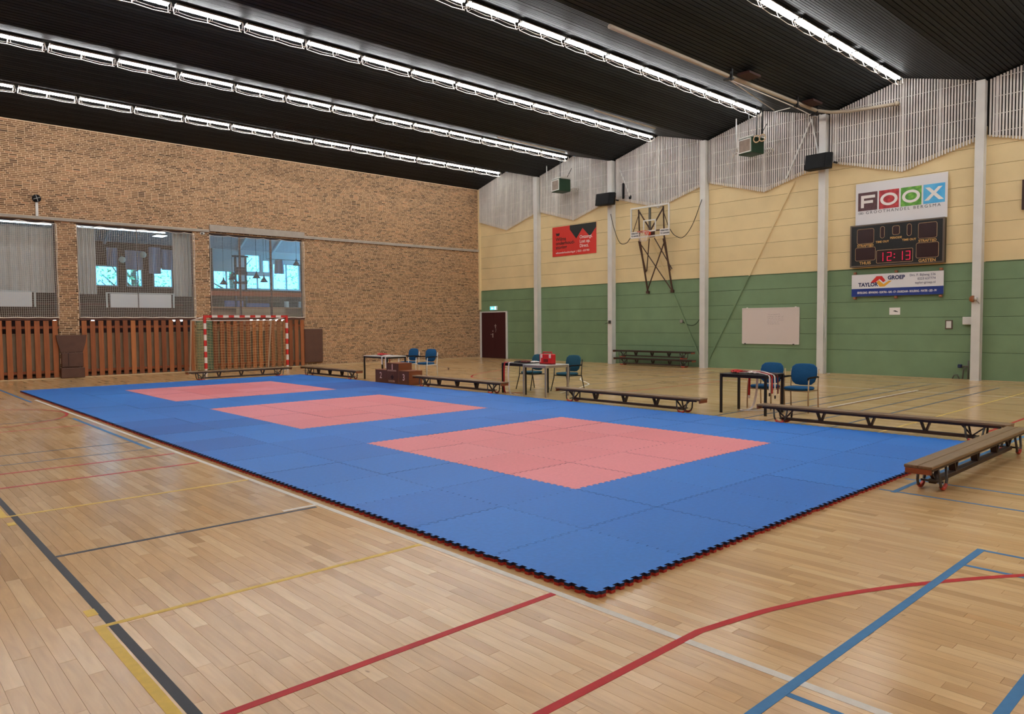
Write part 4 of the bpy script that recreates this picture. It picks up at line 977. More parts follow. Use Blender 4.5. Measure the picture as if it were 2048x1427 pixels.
# clubroom light battens and downlights
M_batten = emis('clubroom_batten', (.82, .93, 1, 1), 9.0); M_spot = emis('clubroom_downlight', (.95, 1, 1, 1), 14.0)
for k, (a, b) in enumerate(((-.2, 1.95), (2.60, 5.6))):
    t = thing('batten_light', 'bright light batten under the ledge inside the %s window' % ('closed-curtain' if k == 0 else 'open-curtain'), 'light', ((a+b)/2, YB+.62, 5.1), 0, 'clubroom battens')
    MB().bx(a, b, YB+.62, YB+.70, 5.20, 5.25).bx(a+.3, a+.33, YB+.64, YB+.67, 5.25, 5.75).bx(b-.33, b-.3, YB+.64, YB+.67, 5.25, 5.75).build('housing', M_white, t); MB().cyl((a+.02, YB+.66, 5.17), (b-.02, YB+.66, 5.17), .02, 6).build('tube', M_batten, t)
t = thing('ceiling_light', 'bright square clubroom ceiling light seen past the upper round lamp', 'light', (6.9, 29, 5.6)); MB().bx(6.0, 6.45, 28.3, 28.9, 5.36, 5.40).build('housing', M_white, t); MB().bx(6.03, 6.42, 28.33, 28.87, 5.345, 5.36).build('diffuser', M_batten, t); MB().cyl((6.2, 28.6, 5.4), (6.2, 28.6, 6.85), .01, 5).build('rod', M_white, t)
for k, xx in enumerate((1.96, 2.22, 3.12, 5.84, 6.11, 8.84, 9.12, 9.38, 9.66, 9.92, 10.19)):
    t = thing('downlight', 'small round clubroom downlight above the board screens, %s counted from the frame edge' % ORD[k], 'light', (xx, 26.9, 1.95), 0, 'clubroom downlights')
    MB().lathe([(.0, 0), (.05, 0), (.055, .03), (.03, .06)], (xx, 26.0, 1.895), 10).build('lens', M_spot, t)
struct(MB().bx(-4, 15.5, 25.75, 26.35, 1.955, 1.99).build('beam_clubroom', M_cb))
# garden trees
M_leaf = mat('leaf_green', rgb(150, 196, 130), .7, rand=.3); M_bark = mat('bark', rgb(96, 80, 66), .9)
for k, (xx, yy, h, rad) in enumerate(((8.3, 40, 8.0, 2.3), (14.4, 42, 9.0, 2.3), (20.0, 42, 8.0, 2.3), (2.4, 41, 7.5, 2.3))):
    t = thing('garden_tree', ['leafy tree outside the dark-walled clubroom windows', 'sparse tree outside the tall clubroom windows', 'leafy tree outside the clubroom side window', 'dense leafy tree outside the curtained clubroom window'][k], 'tree', (xx, yy, 0), 0, 'trees outside the clubroom')
    mb = MB(); mb.tube([(xx, yy, 0), (xx+.1, yy, h*.35), (xx, yy, h*.6), (xx+.2, yy, h*.85)], [.22, .18, .13, .04], 7)
    R_ = random.Random(k+3)
    for q in range(9):
        a = R_.random()*6.28; z_ = h*(.3+.5*q/9); mb.tube([(xx, yy, z_), (xx+math.cos(a)*rad*.45, yy+math.sin(a)*rad*.45, z_+.6), (xx+math.cos(a)*rad*.8, yy+math.sin(a)*rad*.8, z_+1.3)], [.07, .045, .015], 5)
    mb.build('trunk', M_bark, t)
    mb = MB()
    for q in range(420 if k in (1,) else 1000):
        a, b_, c_ = [max(-1, min(1, R_.gauss(0, .5))) for _ in range(3)]; p_ = Vector((xx+a*rad, yy+b_*rad, h*.60+c_*h*.38))
        d1 = Vector((R_.uniform(-1, 1), R_.uniform(-1, 1), R_.uniform(-1, 1))).normalized(); d2 = d1.orthogonal().normalized(); s_ = .11
        mb._add([p_-d1*s_, p_+d2*s_*.5, p_+d1*s_, p_-d2*s_*.5], [(0, 1, 2, 3)])
    stuff(mb.build('leaves', M_leaf, t))
struct(MB().bx(-30, 60, YC+.3, 90, -.3, -.1).build('ground_garden', mat('garden_ground', rgb(110, 140, 80), .9)))

# ------------------------------------------------------------------ double door
M_door = mat('door_maroon', rgb(58, 18, 24), .45); M_hw = mat('door_hardware', rgb(200, 196, 190), .3, metal=.6)
d = sempty('door_1', (XG-.02, 24.13, 0)); d['label'] = 'dark maroon double door in the corner under the exit sign'
for y0, y1 in ((23.235, 24.128), (24.132, 25.035)): MB().rbox(XG-.045, XG-.005, y0, y1, .01, 2.245, .004).build('door_leaf', M_door, d)
MB().bx(XG-.06, XG, 25.04, 25.16, 0, 2.30).bx(XG-.06, XG, 23.14, 23.23, 0, 2.30).bx(XG-.06, XG, 23.23, 25.04, 2.25, 2.30).build('door_frame', M_white, d)
MB().bx(XG-.055, XG-.044, 24.16, 24.21, 1.02, 1.22).tube([(XG-.05, 24.185, 1.17), (XG-.09, 24.185, 1.17), (XG-.09, 24.30, 1.17)], .01, 6).bx(XG-.055, XG-.044, 24.16, 24.20, 1.30, 1.36).build('handle', M_hw, d)
MB().bx(XG-.048, XG-.044, 23.92, 24.06, 1.58, 1.61).prism([(23.95, 1.62), (24.03, 1.62), (23.99, 1.68)], lambda u, v, q: (q, u, v), XG-.048, XG-.044).bx(XG-.048, XG-.044, 23.96, 24.02, 1.50, 1.56).tube([(XG-.046, 23.99, 1.5), (XG-.046, 23.95, 1.40), (XG-.046, 23.99, 1.28)], .008, 5).build('door_sticker', M_hw, d)
t = thing('exit_sign', 'small lit blue-green exit sign over the maroon door', 'sign', (XG-.05, 24.10, 2.36))
MB().rbox(XG-.08, XG, 23.86, 24.36, 2.355, 2.56, .008).build('case', M_white, t)
MB().bx(XG-.086, XG-.080, 23.88, 24.34, 2.375, 2.54).build('panel', emis('exit_green', (.12, .75, .82, 1), 1.3), t)
mw = emis('exit_white', (.8, 1, 1, 1), 2.0)
MB().bx(XG-.088, XG-.086, 23.90, 24.00, 2.39, 2.53).prism([(24.26, 2.455), (24.18, 2.52), (24.18, 2.475), (24.08, 2.475), (24.08, 2.435), (24.18, 2.435), (24.18, 2.39)], lambda u, v, q: (q, u, v), XG-.088, XG-.086).build('pictogram', mw, t)

# ------------------------------------------------------------------ advertising boards
def board(name, label, y0, y1, z0, z1, x, mt, th=.012):
    t = thing(name, label, 'sign', (x, (y0+y1)/2, z0)); MB().bx(x, x+th, y0, y1, z0, z1).build('board', mt, t); return t
def flat(t, nm, poly, x, mt): return MB().prism(poly, lambda u, v, q: (q, u, v), x-.0012, x).build(nm, mt, t)
# red board
xr = XG-.02
t = board('advert_board', 'red advertising board with dark zigzag beside the first speaker', 17.50, 20.08, 4.675, 5.98, xr, mat('sign_red', rgb(206, 50, 40), .5))
M_sd = mat('sign_dark', rgb(30, 34, 32), .5); M_sw = mat('sign_white', rgb(236, 230, 224), .5)
flat(t, 'zigzag', [(19.02, 5.98), (17.50, 5.98), (17.50, 5.77), (17.85, 5.40), (18.27, 5.80), (18.64, 5.37), (19.02, 5.80)], xr, M_sd)
flat(t, 'emblem', [(19.87, 5.73), (19.83, 5.60), (19.79, 5.56), (19.74, 5.61), (19.70, 5.56), (19.65, 5.61), (19.62, 5.73), (19.67, 5.68), (19.70, 5.72), (19.745, 5.66), (19.79, 5.72), (19.82, 5.68)], xr, M_sd)
for k, s_ in enumerate(('Wilms', 'onderhoud-', 'storing')): text('lettering', s_, .22, (xr-.002, 19.87, 5.36-.18*k), M_sd, t, sx=1.08, bold=.004)
for k, s_ in enumerate(('Ontzorgt.', 'Lost op.', 'Direct.')): text('lettering', s_, .20, (xr-.002, 18.44, 5.36-.19*k), M_sw, t, sx=.92, bold=.002)
text('lettering', 'wilmsonderhoudstoring.nl  |  0223 - 630 900', .118, (xr-.002, 19.87, 4.79), M_sw, t, sx=.93, bold=.001)
# white grocery board
xf = XG-.10
t = board('advert_board', 'white advertising board with four coloured letter squares above the scoreboard', 4.13, 6.72, 4.69, 5.98, xf, mat('sign_whitebase', rgb(216, 214, 214, 1.1), .35))
def sqm(nm, c, c2, sc): return ramp2(nm, c, c2, sc)
def ramp2(nm, c1, c2, sc):
    M = bpy.data.materials.new(nm); M.use_nodes = True; q = M.node_tree; b_ = q.nodes['Principled BSDF']; b_.inputs['Roughness'].default_value = .4
    g_ = q.nodes.new('ShaderNodeNewGeometry'); v_ = q.nodes.new('ShaderNodeTexVoronoi'); v_.inputs['Scale'].default_value = sc
    r_ = q.nodes.new('ShaderNodeValToRGB'); r_.color_ramp.elements[0].color = c1; r_.color_ramp.elements[1].color = c2; r_.color_ramp.elements[1].position = .7
    q.links.new(g_.outputs['Position'], v_.inputs['Vector']); q.links.new(v_.outputs['Distance'], r_.inputs[0]); q.links.new(r_.outputs[0], b_.inputs['Base Color']); return M
sq = [('F', rgb(44, 24, 26), rgb(86, 48, 52), 30), ('O', rgb(206, 60, 62), rgb(150, 28, 36), 9), ('O', rgb(132, 190, 70), rgb(74, 140, 44), 9), ('X', rgb(40, 150, 214), rgb(90, 184, 228), 3)]
for k, (L_, c1, c2, sc) in enumerate(sq):
    y1 = 6.645-k*.624; y0 = y1-.575
    so = MB().bx(xf-.003, xf, y0, y1, 5.128, 5.687).build('letter_square', ramp2('square_%d' % k, c1, c2, sc), t)
    yc = (y0+y1)/2; ml = MB(); X0, X1 = xf-.0045, xf-.003; zc = 5.407
    fn = lambda u, v, q: (q, u, v)
    if L_ == 'F': ml.bx(X0, X1, yc+.11, yc+.20, zc-.19, zc+.19).bx(X0, X1, yc-.22, yc+.11, zc+.10, zc+.19).bx(X0, X1, yc-.16, yc+.11, zc-.055, zc+.03)
    elif L_ == 'O':
        n = 28
        for q in range(n):
            a0, a1 = 2*math.pi*q/n, 2*math.pi*(q+1)/n
            P4 = [(yc+math.cos(a)*r1, zc+math.sin(a)*r2) for a, r1, r2 in ((a0, .25, .19), (a1, .25, .19), (a1, .165, .115), (a0, .165, .115))]
            ml.prism(P4, fn, X0, X1)
    else:
        ml.prism([(yc+.24, zc+.19), (yc+.12, zc+.19), (yc-.26, zc-.19), (yc-.13, zc-.19)], fn, X0, X1); ml.prism([(yc-.22, zc+.19), (yc-.11, zc+.19), (yc+.26, zc-.19), (yc+.14, zc-.19)], fn, X0-.001, X1)
    ml.build('letter', M_sw, so)
text('lettering', 'GROOTHANDEL BERGSMA', .125, (xf-.002, 6.41, 5.02), mat('sign_grey', rgb(60, 64, 70), .5), t, sx=1.06, space=1.42)
mb = MB()
for k in range(3): mb.tube([(xf-.002, 6.60-.045*k+.03*math.cos(a), 5.055+.03*math.sin(a)) for a in np.linspace(0, 2*math.pi, 9)], .005, 3)
mb.build('small_emblem', MATS['sign_grey'], t)
# scoreboard
xs_ = XG-.20
t = thing('scoreboard', 'black electronic scoreboard with red clock digits between two advertising boards', 'scoreboard', (xs_, 5.5, 3.39))
M_sb = mat('score_black', rgb(22, 24, 24), .35); M_sbf = mat('score_frame', rgb(104, 92, 82), .35, metal=.5); M_sline = mat('score_line', rgb(196, 160, 120), .5); M_sgold = mat('score_gold', rgb(216, 168, 96), .5); M_swin = mat('score_window', rgb(48, 30, 32), .25)
MB().bx(xs_+.02, XG, 4.17, 6.83, 3.385, 4.68).build('body', M_sb, t)
MB().bx(xs_, xs_+.05, 4.165, 4.21, 3.385, 4.685).bx(xs_, xs_+.05, 6.79, 6.835, 3.385, 4.685).bx(xs_, xs_+.05, 4.21, 6.79, 3.385, 3.425).bx(xs_, xs_+.05, 4.21, 6.79, 4.645, 4.685).build('frame', M_sbf, t)
MB().bx(xs_+.004, xs_+.02, 4.21, 6.79, 3.425, 4.645).build('face', M_sb, t)
xx_ = xs_+.004
def rrect(y0, y1, z0, z1, r, n=4):
    P_ = []
    for cy, cz, a0 in ((y1-r, z1-r, 0), (y0+r, z1-r, 90), (y0+r, z0+r, 180), (y1-r, z0+r, 270)):
        for k in range(n+1): a = math.radians(a0+90*k/n); P_.append((cy+r*math.cos(a), cz+r*math.sin(a)))
    return P_
def swin(y0, y1, z0, z1, r=.05):
    o = MB().prism(rrect(y0, y1, z0, z1, r), lambda u, v, q: (q, u, v), xx_-.001, xx_).build('display_window', M_swin, t)
    MB().tube([(xx_-.002, a, b) for a, b in rrect(y0, y1, z0, z1, r)], .0055, 4, closed=True).build('outline', M_sline, o)
    return o
# pixel grid of the face: y 6.79..4.21, z 3.43..4.645
swin(6.12, 6.62, 4.10, 4.55); swin(4.36, 4.86, 4.12, 4.57); swin(6.07, 6.67, 3.58, 3.98); swin(4.31, 4.91, 3.55, 3.99); swin(5.81, 5.93, 4.23, 4.58, .058); swin(5.05, 5.17, 4.23, 4.58, .058); swin(5.38, 5.58, 4.30, 4.56); swin(5.0, 6.03, 3.47, 3.86, .03)
for s_, y_, z_, h_, al in (('STRAFTIJD', 6.37, 4.005, .105, 'CENTER'), ('STRAFTIJD', 4.61, 4.015, .105, 'CENTER'), ('THUIS', 6.37, 3.46, .125, 'CENTER'), ('GASTEN', 4.61, 3.43, .125, 'CENTER'), ('TIME OUT', 5.87, 4.09, .085, 'CENTER'), ('TIME OUT', 5.11, 4.09, .085, 'CENTER'), ('PERIODE', 5.48, 4.18, .085, 'CENTER')):
    text('lettering', s_, h_, (xx_-.002, y_, z_), M_sgold, t, align=al, bold=.002)
M_led = emis('led_red', (1.0, .03, .09, 1), .9)
SEG = {'1': 'bc', '2': 'abged', '3': 'abgcd'}
def digit(ch, yl, z0, w_=.135, h_=.27):
    mb = MB(); x0_, x1_ = xx_-.006, xx_-.001; th = .026; zm = z0+h_/2; yr = yl-w_
    S_ = {'a': (yr, yl, z0+h_-th, z0+h_), 'd': (yr, yl, z0, z0+th), 'g': (yr, yl, zm-th/2, zm+th/2), 'b': (yr, yr+th, zm, z0+h_), 'c': (yr, yr+th, z0, zm), 'f': (yl-th, yl, zm, z0+h_), 'e': (yl-th, yl, z0, zm)}
    for q in SEG[ch]: a, b_, c_, d_ = S_[q]; mb.bx(x0_, x1_, a+.004, b_-.004, c_+.004, d_-.004)
    mb.build('clock_digit', M_led, t)
for ch, yl in (('1', 5.965), ('2', 5.73), ('1', 5.41), ('3', 5.20)): digit(ch, yl, 3.52)
MB().bx(xx_-.006, xx_-.001, 5.50, 5.53, 3.60, 3.63).bx(xx_-.006, xx_-.001, 5.50, 5.53, 3.70, 3.73).build('clock_colon', M_led, t)
# white and blue board below
xt = XG-.10
t = board('advert_board', 'long white and blue advertising board under the scoreboard', 4.19, 6.81, 2.47, 3.15, xt, MATS['sign_whitebase'])
M_tb = mat('sign_navy', rgb(24, 50, 124), .5); M_tr = mat('sign_logo_red', rgb(198, 40, 36), .5); M_ty = mat('sign_logo_yellow', rgb(226, 164, 48), .5); M_tx = mat('sign_text_navy', rgb(22, 36, 84), .5)
flat(t, 'blue_band', [(4.19, 2.47), (6.81, 2.47), (6.81, 2.71), (4.19, 2.71)], xt, M_tb)
flat(t, 'red_chevron', [(6.24, 2.885), (6.09, 2.885), (5.97, 2.99), (5.86, 2.885), (5.79, 2.935), (5.90, 3.08), (6.06, 3.08)], xt, M_tr)
flat(t, 'yellow_chevron', [(6.06, 2.89), (5.99, 2.96), (5.85, 2.83), (5.70, 2.925), (5.61, 2.925), (5.82, 2.755), (5.96, 2.755)], xt-.0013, M_ty)
text('lettering', 'TAYLOR', .165, (xt-.003, 6.60, 2.775), M_tx, t, sx=.93, bold=.006); text('lettering', 'GROEP', .165, (xt-.003, 5.73, 2.965), M_tx, t, sx=.93, bold=.006)
for k, s_ in enumerate(('Drs. F. Bijlweg 236', '0223 637774', 'taylor-groep.nl')): text('lettering', s_, .098, (xt-.003, 4.40, 3.03-.115*k), M_tx, t, align='RIGHT', sx=.95)
text('lettering', 'BEVEILIGING - BEWAKING - ELEKTRA - GAS - CV - DUURZAAM - RIOLERING - WATER - LED - PV', .088, (xt-.003, 5.5, 2.555), M_sw, t, align='CENTER', sx=.60, bold=.002)
for k, yy in enumerate((6.72, 5.5, 4.27)):
    for zz in (2.42, 3.20): MB().rbox(xt-.01, XG-.014, yy-.04, yy+.04, zz-.035, zz+.035, .01).build('wood_spacer', mat('spacer_wood', rgb(150, 96, 66), .6), t)

# ------------------------------------------------------------------ whiteboard and small wall fittings
t = thing('whiteboard', 'wide whiteboard with faint handwriting on the green wall', 'whiteboard', (XG-.03, 9.6, .93))
M_wb = mat('whiteboard_face', rgb(206, 194, 186, 1.15), .22)
MB().rbox(XG-.035, XG-.008, 8.56, 10.64, .94, 2.17, .004).build('board', M_wb, t)
MB().bx(XG-.045, XG-.005, 8.545, 8.565, .93, 2.18).bx(XG-.045, XG-.005, 10.635, 10.655, .93, 2.18).bx(XG-.045, XG-.005, 8.565, 10.635, .925, .945).bx(XG-.045, XG-.005, 8.565, 10.635, 2.165, 2.185).build('frame', mat('wb_frame', rgb(214, 206, 198, 1.1), .4), t)
wr = MB(); R_ = random.Random(5)
for k in range(6):
    y_ = 9.68; z_ = 1.95-k*.065
    while y_ > 9.68-(.55 if k in (1, 2, 3) else .42):
        L_ = R_.uniform(.03, .10)
        pts = [(XG-.036, y_-L_*q/6, z_+R_.uniform(-.013, .013)) for q in range(7)]; wr.tube(pts, .003, 3); y_ -= L_+R_.uniform(.015, .04)
wr.build('handwriting', mat('marker_ink', rgb(120, 112, 116), .6), t)
for yy in (10.47, 8.68): MB().bx(XG-.03, XG, yy-.03, yy+.03, 2.18, 2.21).build('clip', M_white, t); MB().bx(XG-.05, XG-.03, yy-.03+.06, yy+.03+.06, .915, .945).build('corner_clip', M_black, t)
t = thing('paper_notice', 'small white paper notice taped on the green wall under the boards', 'paper', (XG-.008, 5.55, 1.88)); MB().bx(XG-.012, XG-.008, 5.39, 5.70, 1.885, 2.105).build('sheet', M_sw, t)
MB().prism([(5.60, 2.0), (5.54, 2.02), (5.46, 1.985), (5.44, 1.965), (5.52, 1.975)], lambda u, v, q: (q, u, v), XG-.0135, XG-.012).build('printed_mark', M_sd, t)
t = thing('switch_box', 'small framed switch box on the green wall near the last pillar', 'switch', (XG-.03, 4.06, 1.46)); MB().rbox(XG-.03, XG, 3.96, 4.15, 1.45, 1.71, .008).build('frame', mat('switch_frame', rgb(96, 80, 70), .6), t); MB().rbox(XG-.04, XG-.028, 3.99, 4.12, 1.48, 1.68, .004).build('plate', M_white, t)
tag(MB().rbox(XG-.14, XG, 3.44, 3.68, 1.58, 1.80, .01).build('junction_box', M_white), 'white junction box on the green wall against the last pillar', 'box')
t = thing('alarm_bell', 'round brown reel mounted on the last pillar above the white box', 'reel', (XG-.28, 3.34, 2.29)); MB().lathe([(.0, -.05), (.09, -.05), (.095, 0), (.06, .05), (.0, .05)], (XG-.30, 3.41, 2.30), 14, axis='y').build('wheel', mat('reel_brown', rgb(140, 80, 36), .5), t); MB().lathe([(.0, -.03), (.05, -.03), (.05, .03), (.0, .03)], (XG-.28, 3.33, 2.31), 12, axis='x').build('hub', M_white, t); MB().tube([(XG-.29, 3.33, 2.28), (XG-.30, 3.26, 2.22), (XG-.30, 3.22, 2.16)], .01, 5).build('crank', M_steel, t)
t = thing('floor_valve', 'cluster of pipes and a dark valve at the foot of the last pillar', 'pipe', (XG-.1, 3.65, 0))
MB().tube([(XG-.08, 3.52, .02), (XG-.08, 3.52, .55)], .02, 6).tube([(XG-.08, 3.66, .02), (XG-.08, 3.64, .30), (XG-.09, 3.56, .38)], .018, 6).tube([(XG-.08, 3.92, .02), (XG-.08, 3.88, .12), (XG-.08, 3.80, .14), (XG-.08, 3.74, .02)], .016, 6).build('pipes', mat('old_pipe', rgb(96, 92, 84), .6), t); MB().rbox(XG-.14, XG-.04, 3.68, 3.78, .34, .44, .015).build('valve_knob', mat('valve_blue', rgb(34, 44, 74), .5), t); MB().cyl((XG-.09, 3.68, .39), (XG-.09, 3.50, .39), .022, 6).build('valve_body', MATS['old_pipe'], t)
t = thing('wall_cable', 'looped white cable hanging down the fourth pillar', 'cable', (XG-.2, 7.6, 0)); MB().tube(spline([(20.05, 7.62, 2.4), (20.08, 7.60, 1.9), (20.06, 7.58, 1.3), (20.1, 7.56, 1.15), (20.12, 7.60, 1.5), (20.08, 7.61, .9), (20.07, 7.60, .05), (20.05, 7.4, .02)]), .011, 5).build('cable', M_white, t)
t = thing('wall_socket', 'small square winch on the second pillar', 'fitting', (XG-.27, 16.6, 1.7)); MB().rbox(XG-.30, XG-.25, 16.50, 16.62, 1.66, 1.80, .008).build('body', mat('winch_grey', rgb(60, 56, 54), .5), t); MB().cyl((XG-.28, 16.62, 1.71), (XG-.28, 16.80, 1.66), .01, 5).build('crank', M_black, t)
t = thing('wall_socket', 'small silver socket with a loop of cable under the basketball frame', 'fitting', (20.2, 13.1, 1.7)); MB().rbox(XG-.06, XG, 13.15, 13.27, 1.68, 1.80, .008).build('body', M_steel, t); MB().tube(spline([(XG-.03, 13.15, 1.72), (XG-.03, 12.9, 1.60), (XG-.03, 12.6, 1.62), (XG-.03, 12.3, 1.95)]), .010, 5).build('cable', M_matblack, t)

# ------------------------------------------------------------------ loudspeakers on pillars
def speaker(label, yc, zc, rz):
    t = thing('loudspeaker', label, 'speaker', (19.88, yc, zc), rz, 'black loudspeakers on the pillars')
    pl = [(-.22, .40), (-.22, -.26), (-.10, -.42), (.13, -.34), (.13, .36), (.02, .42)]
    mb = MB(); sh = lambda u, v, q: (u + (q)*.18, v, q); mb.prism(pl, sh, -.24, .24); mb.build('cabinet', M_matblack, t, True)
    MB().prism([(-.228, .37), (-.222, .37), (-.222, -.24), (-.228, -.24)], sh, -.21, .21).build('grille', mat('grille', rgb(10, 10, 11), .8), t, True)
    MB().lathe([(.0, 0), (.075, 0), (.075, .012), (.05, .004), (0, .004)], (-.02, -.385, .0), 14, axis='y').build('port', M_black, t, True)
    MB().bx(.12, .17, -.06, .06, -.08, .08).build('bracket', M_black, t, True); MB().cyl((.05, -.40, -.06), (.12, -.50, -.09), .03, 6).build('swivel', M_black, t, True)
    return t
speaker('black loudspeaker on the second pillar, between the red board and the basket', 16.58, 6.75, .10)
speaker('black loudspeaker on the fourth pillar, above the scoreboard bay', 7.72, 6.80, 0)

# ------------------------------------------------------------------ green air heaters
M_hg = mat('heater_green', rgb(32, 66, 42), .5, var=.1, scale=5); M_hgrille = mat('heater_grille', rgb(150, 132, 116), .5, var=.2, scale=8)
def heater(label, x, y, z, rz):
    t = thing('air_heater', label, 'heater', (x, y, z), rz, 'green hanging air heaters')
    MB().rbox(-.27, .30, -.30, .30, .0, .52, .015).build('cabinet', M_hg, t, True)
    MB().bx(-.285, -.27, -.25, .25, .06, .47).build('grille', M_hgrille, t, True)
    fr = MB(); fr.bx(-.295, -.27, -.27, -.24, .04, .49).bx(-.295, -.27, .24, .27, .04, .49).bx(-.295, -.27, -.24, .24, .04, .07).bx(-.295, -.27, -.24, .24, .46, .49); fr.build('grille_frame', M_white, t, True)
    for k in range(8): MB().bar((-.292, -.24, .10+k*.047), (-.292, .24, .10+k*.047), .006, .012).build('louvre', M_hgrille, t, True)
    MB().bx(-.24, .28, -.33, -.29, .55, .58).bx(-.24, .28, .29, .33, .55, .58).bx(-.24, -.21, -.33, .33, .55, .58).build('hanging_frame', M_white, t, True)
    MB().tube([(.30, -.22, .15), (.42, -.42, .17), (.55, -.45, .16), (.62, -.40, .1)], .03, 7).tube([(.30, -.18, .06), (.45, -.3, .05), (.6, -.3, .06)], .02, 7).build('water_pipe', M_white, t, True)
    MB().tube([(-.1, .30, .34), (-.1, .55, .32), (.1, .72, .28)], .018, 6).tube([(-.1, .30, .22), (-.1, .7, .16), (.2, 1.0, .12)], .012, 6).build('feed_pipe', M_white, t, True)
    MB().cyl((.1, -.31, .56), (.25, -.45, .95), .012, 5).cyl((.1, .2, .56), (.1, .2, 1.62), .010, 5).build('stay_rod', M_black, t, True)
    return t
heater('green hanging air heater near the red advertising board', 19.55, 18.85, 7.32, -.22)
heater('green hanging air heater with wooden rings before it', 19.35, 9.85, 7.32, -.25)
t = thing('gym_rings', 'pair of wooden gymnastic rings on black straps in front of the heater', 'rings', (19.0, 9.45, 7.6))
for k, yy in enumerate((9.42, 9.22)):
    MB().tube([(18.95, yy+.11*math.cos(a), 7.70+.11*math.sin(a)) for a in np.linspace(0, 2*math.pi, 17)[:-1]], .019, 6, closed=True).build('ring', mat('ring_wood', rgb(206, 176, 136), .5), t)
    MB().prism([(yy-.025, 7.80), (yy+.025, 7.80), (yy+.012, 8.76), (yy-.012, 8.76)], lambda u, v, q: (q, u, v), 18.945, 18.955).build('strap', M_matblack, t)

# ------------------------------------------------------------------ basketball backboard
t = thing('basketball_hoop', 'folded-up clear basketball backboard on a brown braced frame', 'basketball hoop', (19.6, 14.22, 2.9))
BX = 19.60; By0, By1, Bz0, Bz1 = 13.30, 15.13, 4.99, 6.18
fr = MB(); fw = .055
fr.bx(BX-.02, BX+.02, By0, By1, Bz1-fw, Bz1).bx(BX-.02, BX+.02, By0, By1, Bz0, Bz0+fw).bx(BX-.02, BX+.02, By0, By0+fw, Bz0+fw, Bz1-fw).bx(BX-.02, BX+.02, By1-fw, By1, Bz0+fw, Bz1-fw)
fr.build('backboard_frame', M_white, t); MB().bx(BX-.004, BX+.004, By0+fw, By1-fw, Bz0+fw, Bz1-fw).build('backboard_pane', glass_mat('backboard_glass', (.95, .95, .95, 1), .03), t)
yc = (By0+By1)/2; sq_ = MB(); q0, q1 = yc-.30, yc+.30
sq_.bx(BX-.012, BX-.005, q0, q1, 5.60, 5.65).bx(BX-.012, BX-.005, q0, q0+.05, 5.24, 5.60).bx(BX-.012, BX-.005, q1-.05, q1, 5.24, 5.60).bx(BX-.012, BX-.005, q0, q1, 5.19, 5.24).build('target_square', M_white, t)
M_orange = mat('hoop_orange', rgb(214, 78, 46), .45)
hc = (BX-.38, yc+.02, 5.16)
MB().tube([(hc[0]+.225*math.cos(a), hc[1]+.225*math.sin(a), hc[2]) for a in np.linspace(0, 2*math.pi, 25)[:-1]], .012, 6, closed=True).bx(BX-.16, BX-.02, yc-.07, yc+.11, 5.06, 5.18).build('rim', M_orange, t)
nb = MB()
for k in range(12):
    a0 = 2*math.pi*k/12
    for s in (-1, 1): nb.tube([(hc[0]+.22*(1-.45*q)*math.cos(a0+s*q*.9), hc[1]+.22*(1-.45*q)*math.sin(a0+s*q*.9), hc[2]-.36*q) for q in np.linspace(0, 1, 6)], .004, 3)
nb.build('rim_net', M_gwhite, t)
for yy in (By0+.02, By1-.42):
    pad_ = MB().bx(BX-.03, BX-.022, yy, yy+.40, 5.00, 5.24).build('warning_plate', M_sw, t)
    for k, s_ in enumerate(('VERBODEN', 'TE HANGEN')): text('lettering', s_, .085, (BX-.032, yy+.37, 5.145-.10*k), M_sd, pad_, sx=.85, bold=.003)
tr_ = MB()
B = lambda a, b, w_=.04: tr_.bar(a, b, w_, w_)
yl, yr_ = 14.78, 13.62
for yy in (yl, yr_):
    B((BX+.05, yy, 6.10), (BX+.12, yy, 4.9)); B((BX+.12, yy, 4.95), (20.22, yy-.02, 2.92), .05); B((BX+.2, yy+.10, 4.9), (20.24, yy+.10, 3.7), .05)
B((BX+.06, By1-.08, 5.22), (BX+.06, By0+.08, 5.22)); B((BX+.06, yl, 6.05), (BX+.06, yc, 5.25)); B((BX+.06, yr_, 6.05), (BX+.06, yc, 5.25)); B((BX+.06, yl, 5.9), (BX+.06, By1-.05, 5.2), .02); B((BX+.06, yr_, 5.9), (BX+.06, By0+.05, 5.2), .02)
B((BX+.14, yc+.12, 4.95), (20.2, yl+.02, 3.75), .035); B((BX+.14, yc-.12, 4.95), (20.2, yr_-.02, 3.75), .035); B((BX+.15, yl, 4.8), (20.2, yr_, 2.95), .035); B((BX+.15, yr_, 4.8), (20.2, yl, 2.95), .035)
tr_.bx(20.2, XG, yl-.06, yl+.06, 2.85, 2.95).bx(20.2, XG, yr_-.06, yr_+.06, 2.85, 2.95).bx(BX+.02, BX+.12, yc-.16, yc+.06, 4.98, 5.22)
tr_.build('steel_frame', M_brace, t)
MB().bx(BX+.05, BX+.12, yc+.02, yc+.09, 5.25, 6.12).build('grey_upright', mat('upright_grey', rgb(104, 104, 96), .5), t)
pipe('hanging_cable', 'slack black cable from the second pillar to the basketball backboard', 'cable', spline([(20.03, 16.5, 6.16), (19.9, 16.2, 5.5), (19.75, 15.8, 4.92), (19.65, 15.4, 4.85), (19.62, 15.14, 5.05)]), .013, M_matblack, n=6)
pipe('hanging_cable', 'slack black cable from the third pillar to the basketball backboard', 'cable', spline([(20.03, 12.18, 6.2), (19.9, 12.5, 5.3), (19.75, 12.8, 4.86), (19.65, 13.1, 4.95), (19.62, 13.30, 5.2)]), .013, M_matblack, n=6)
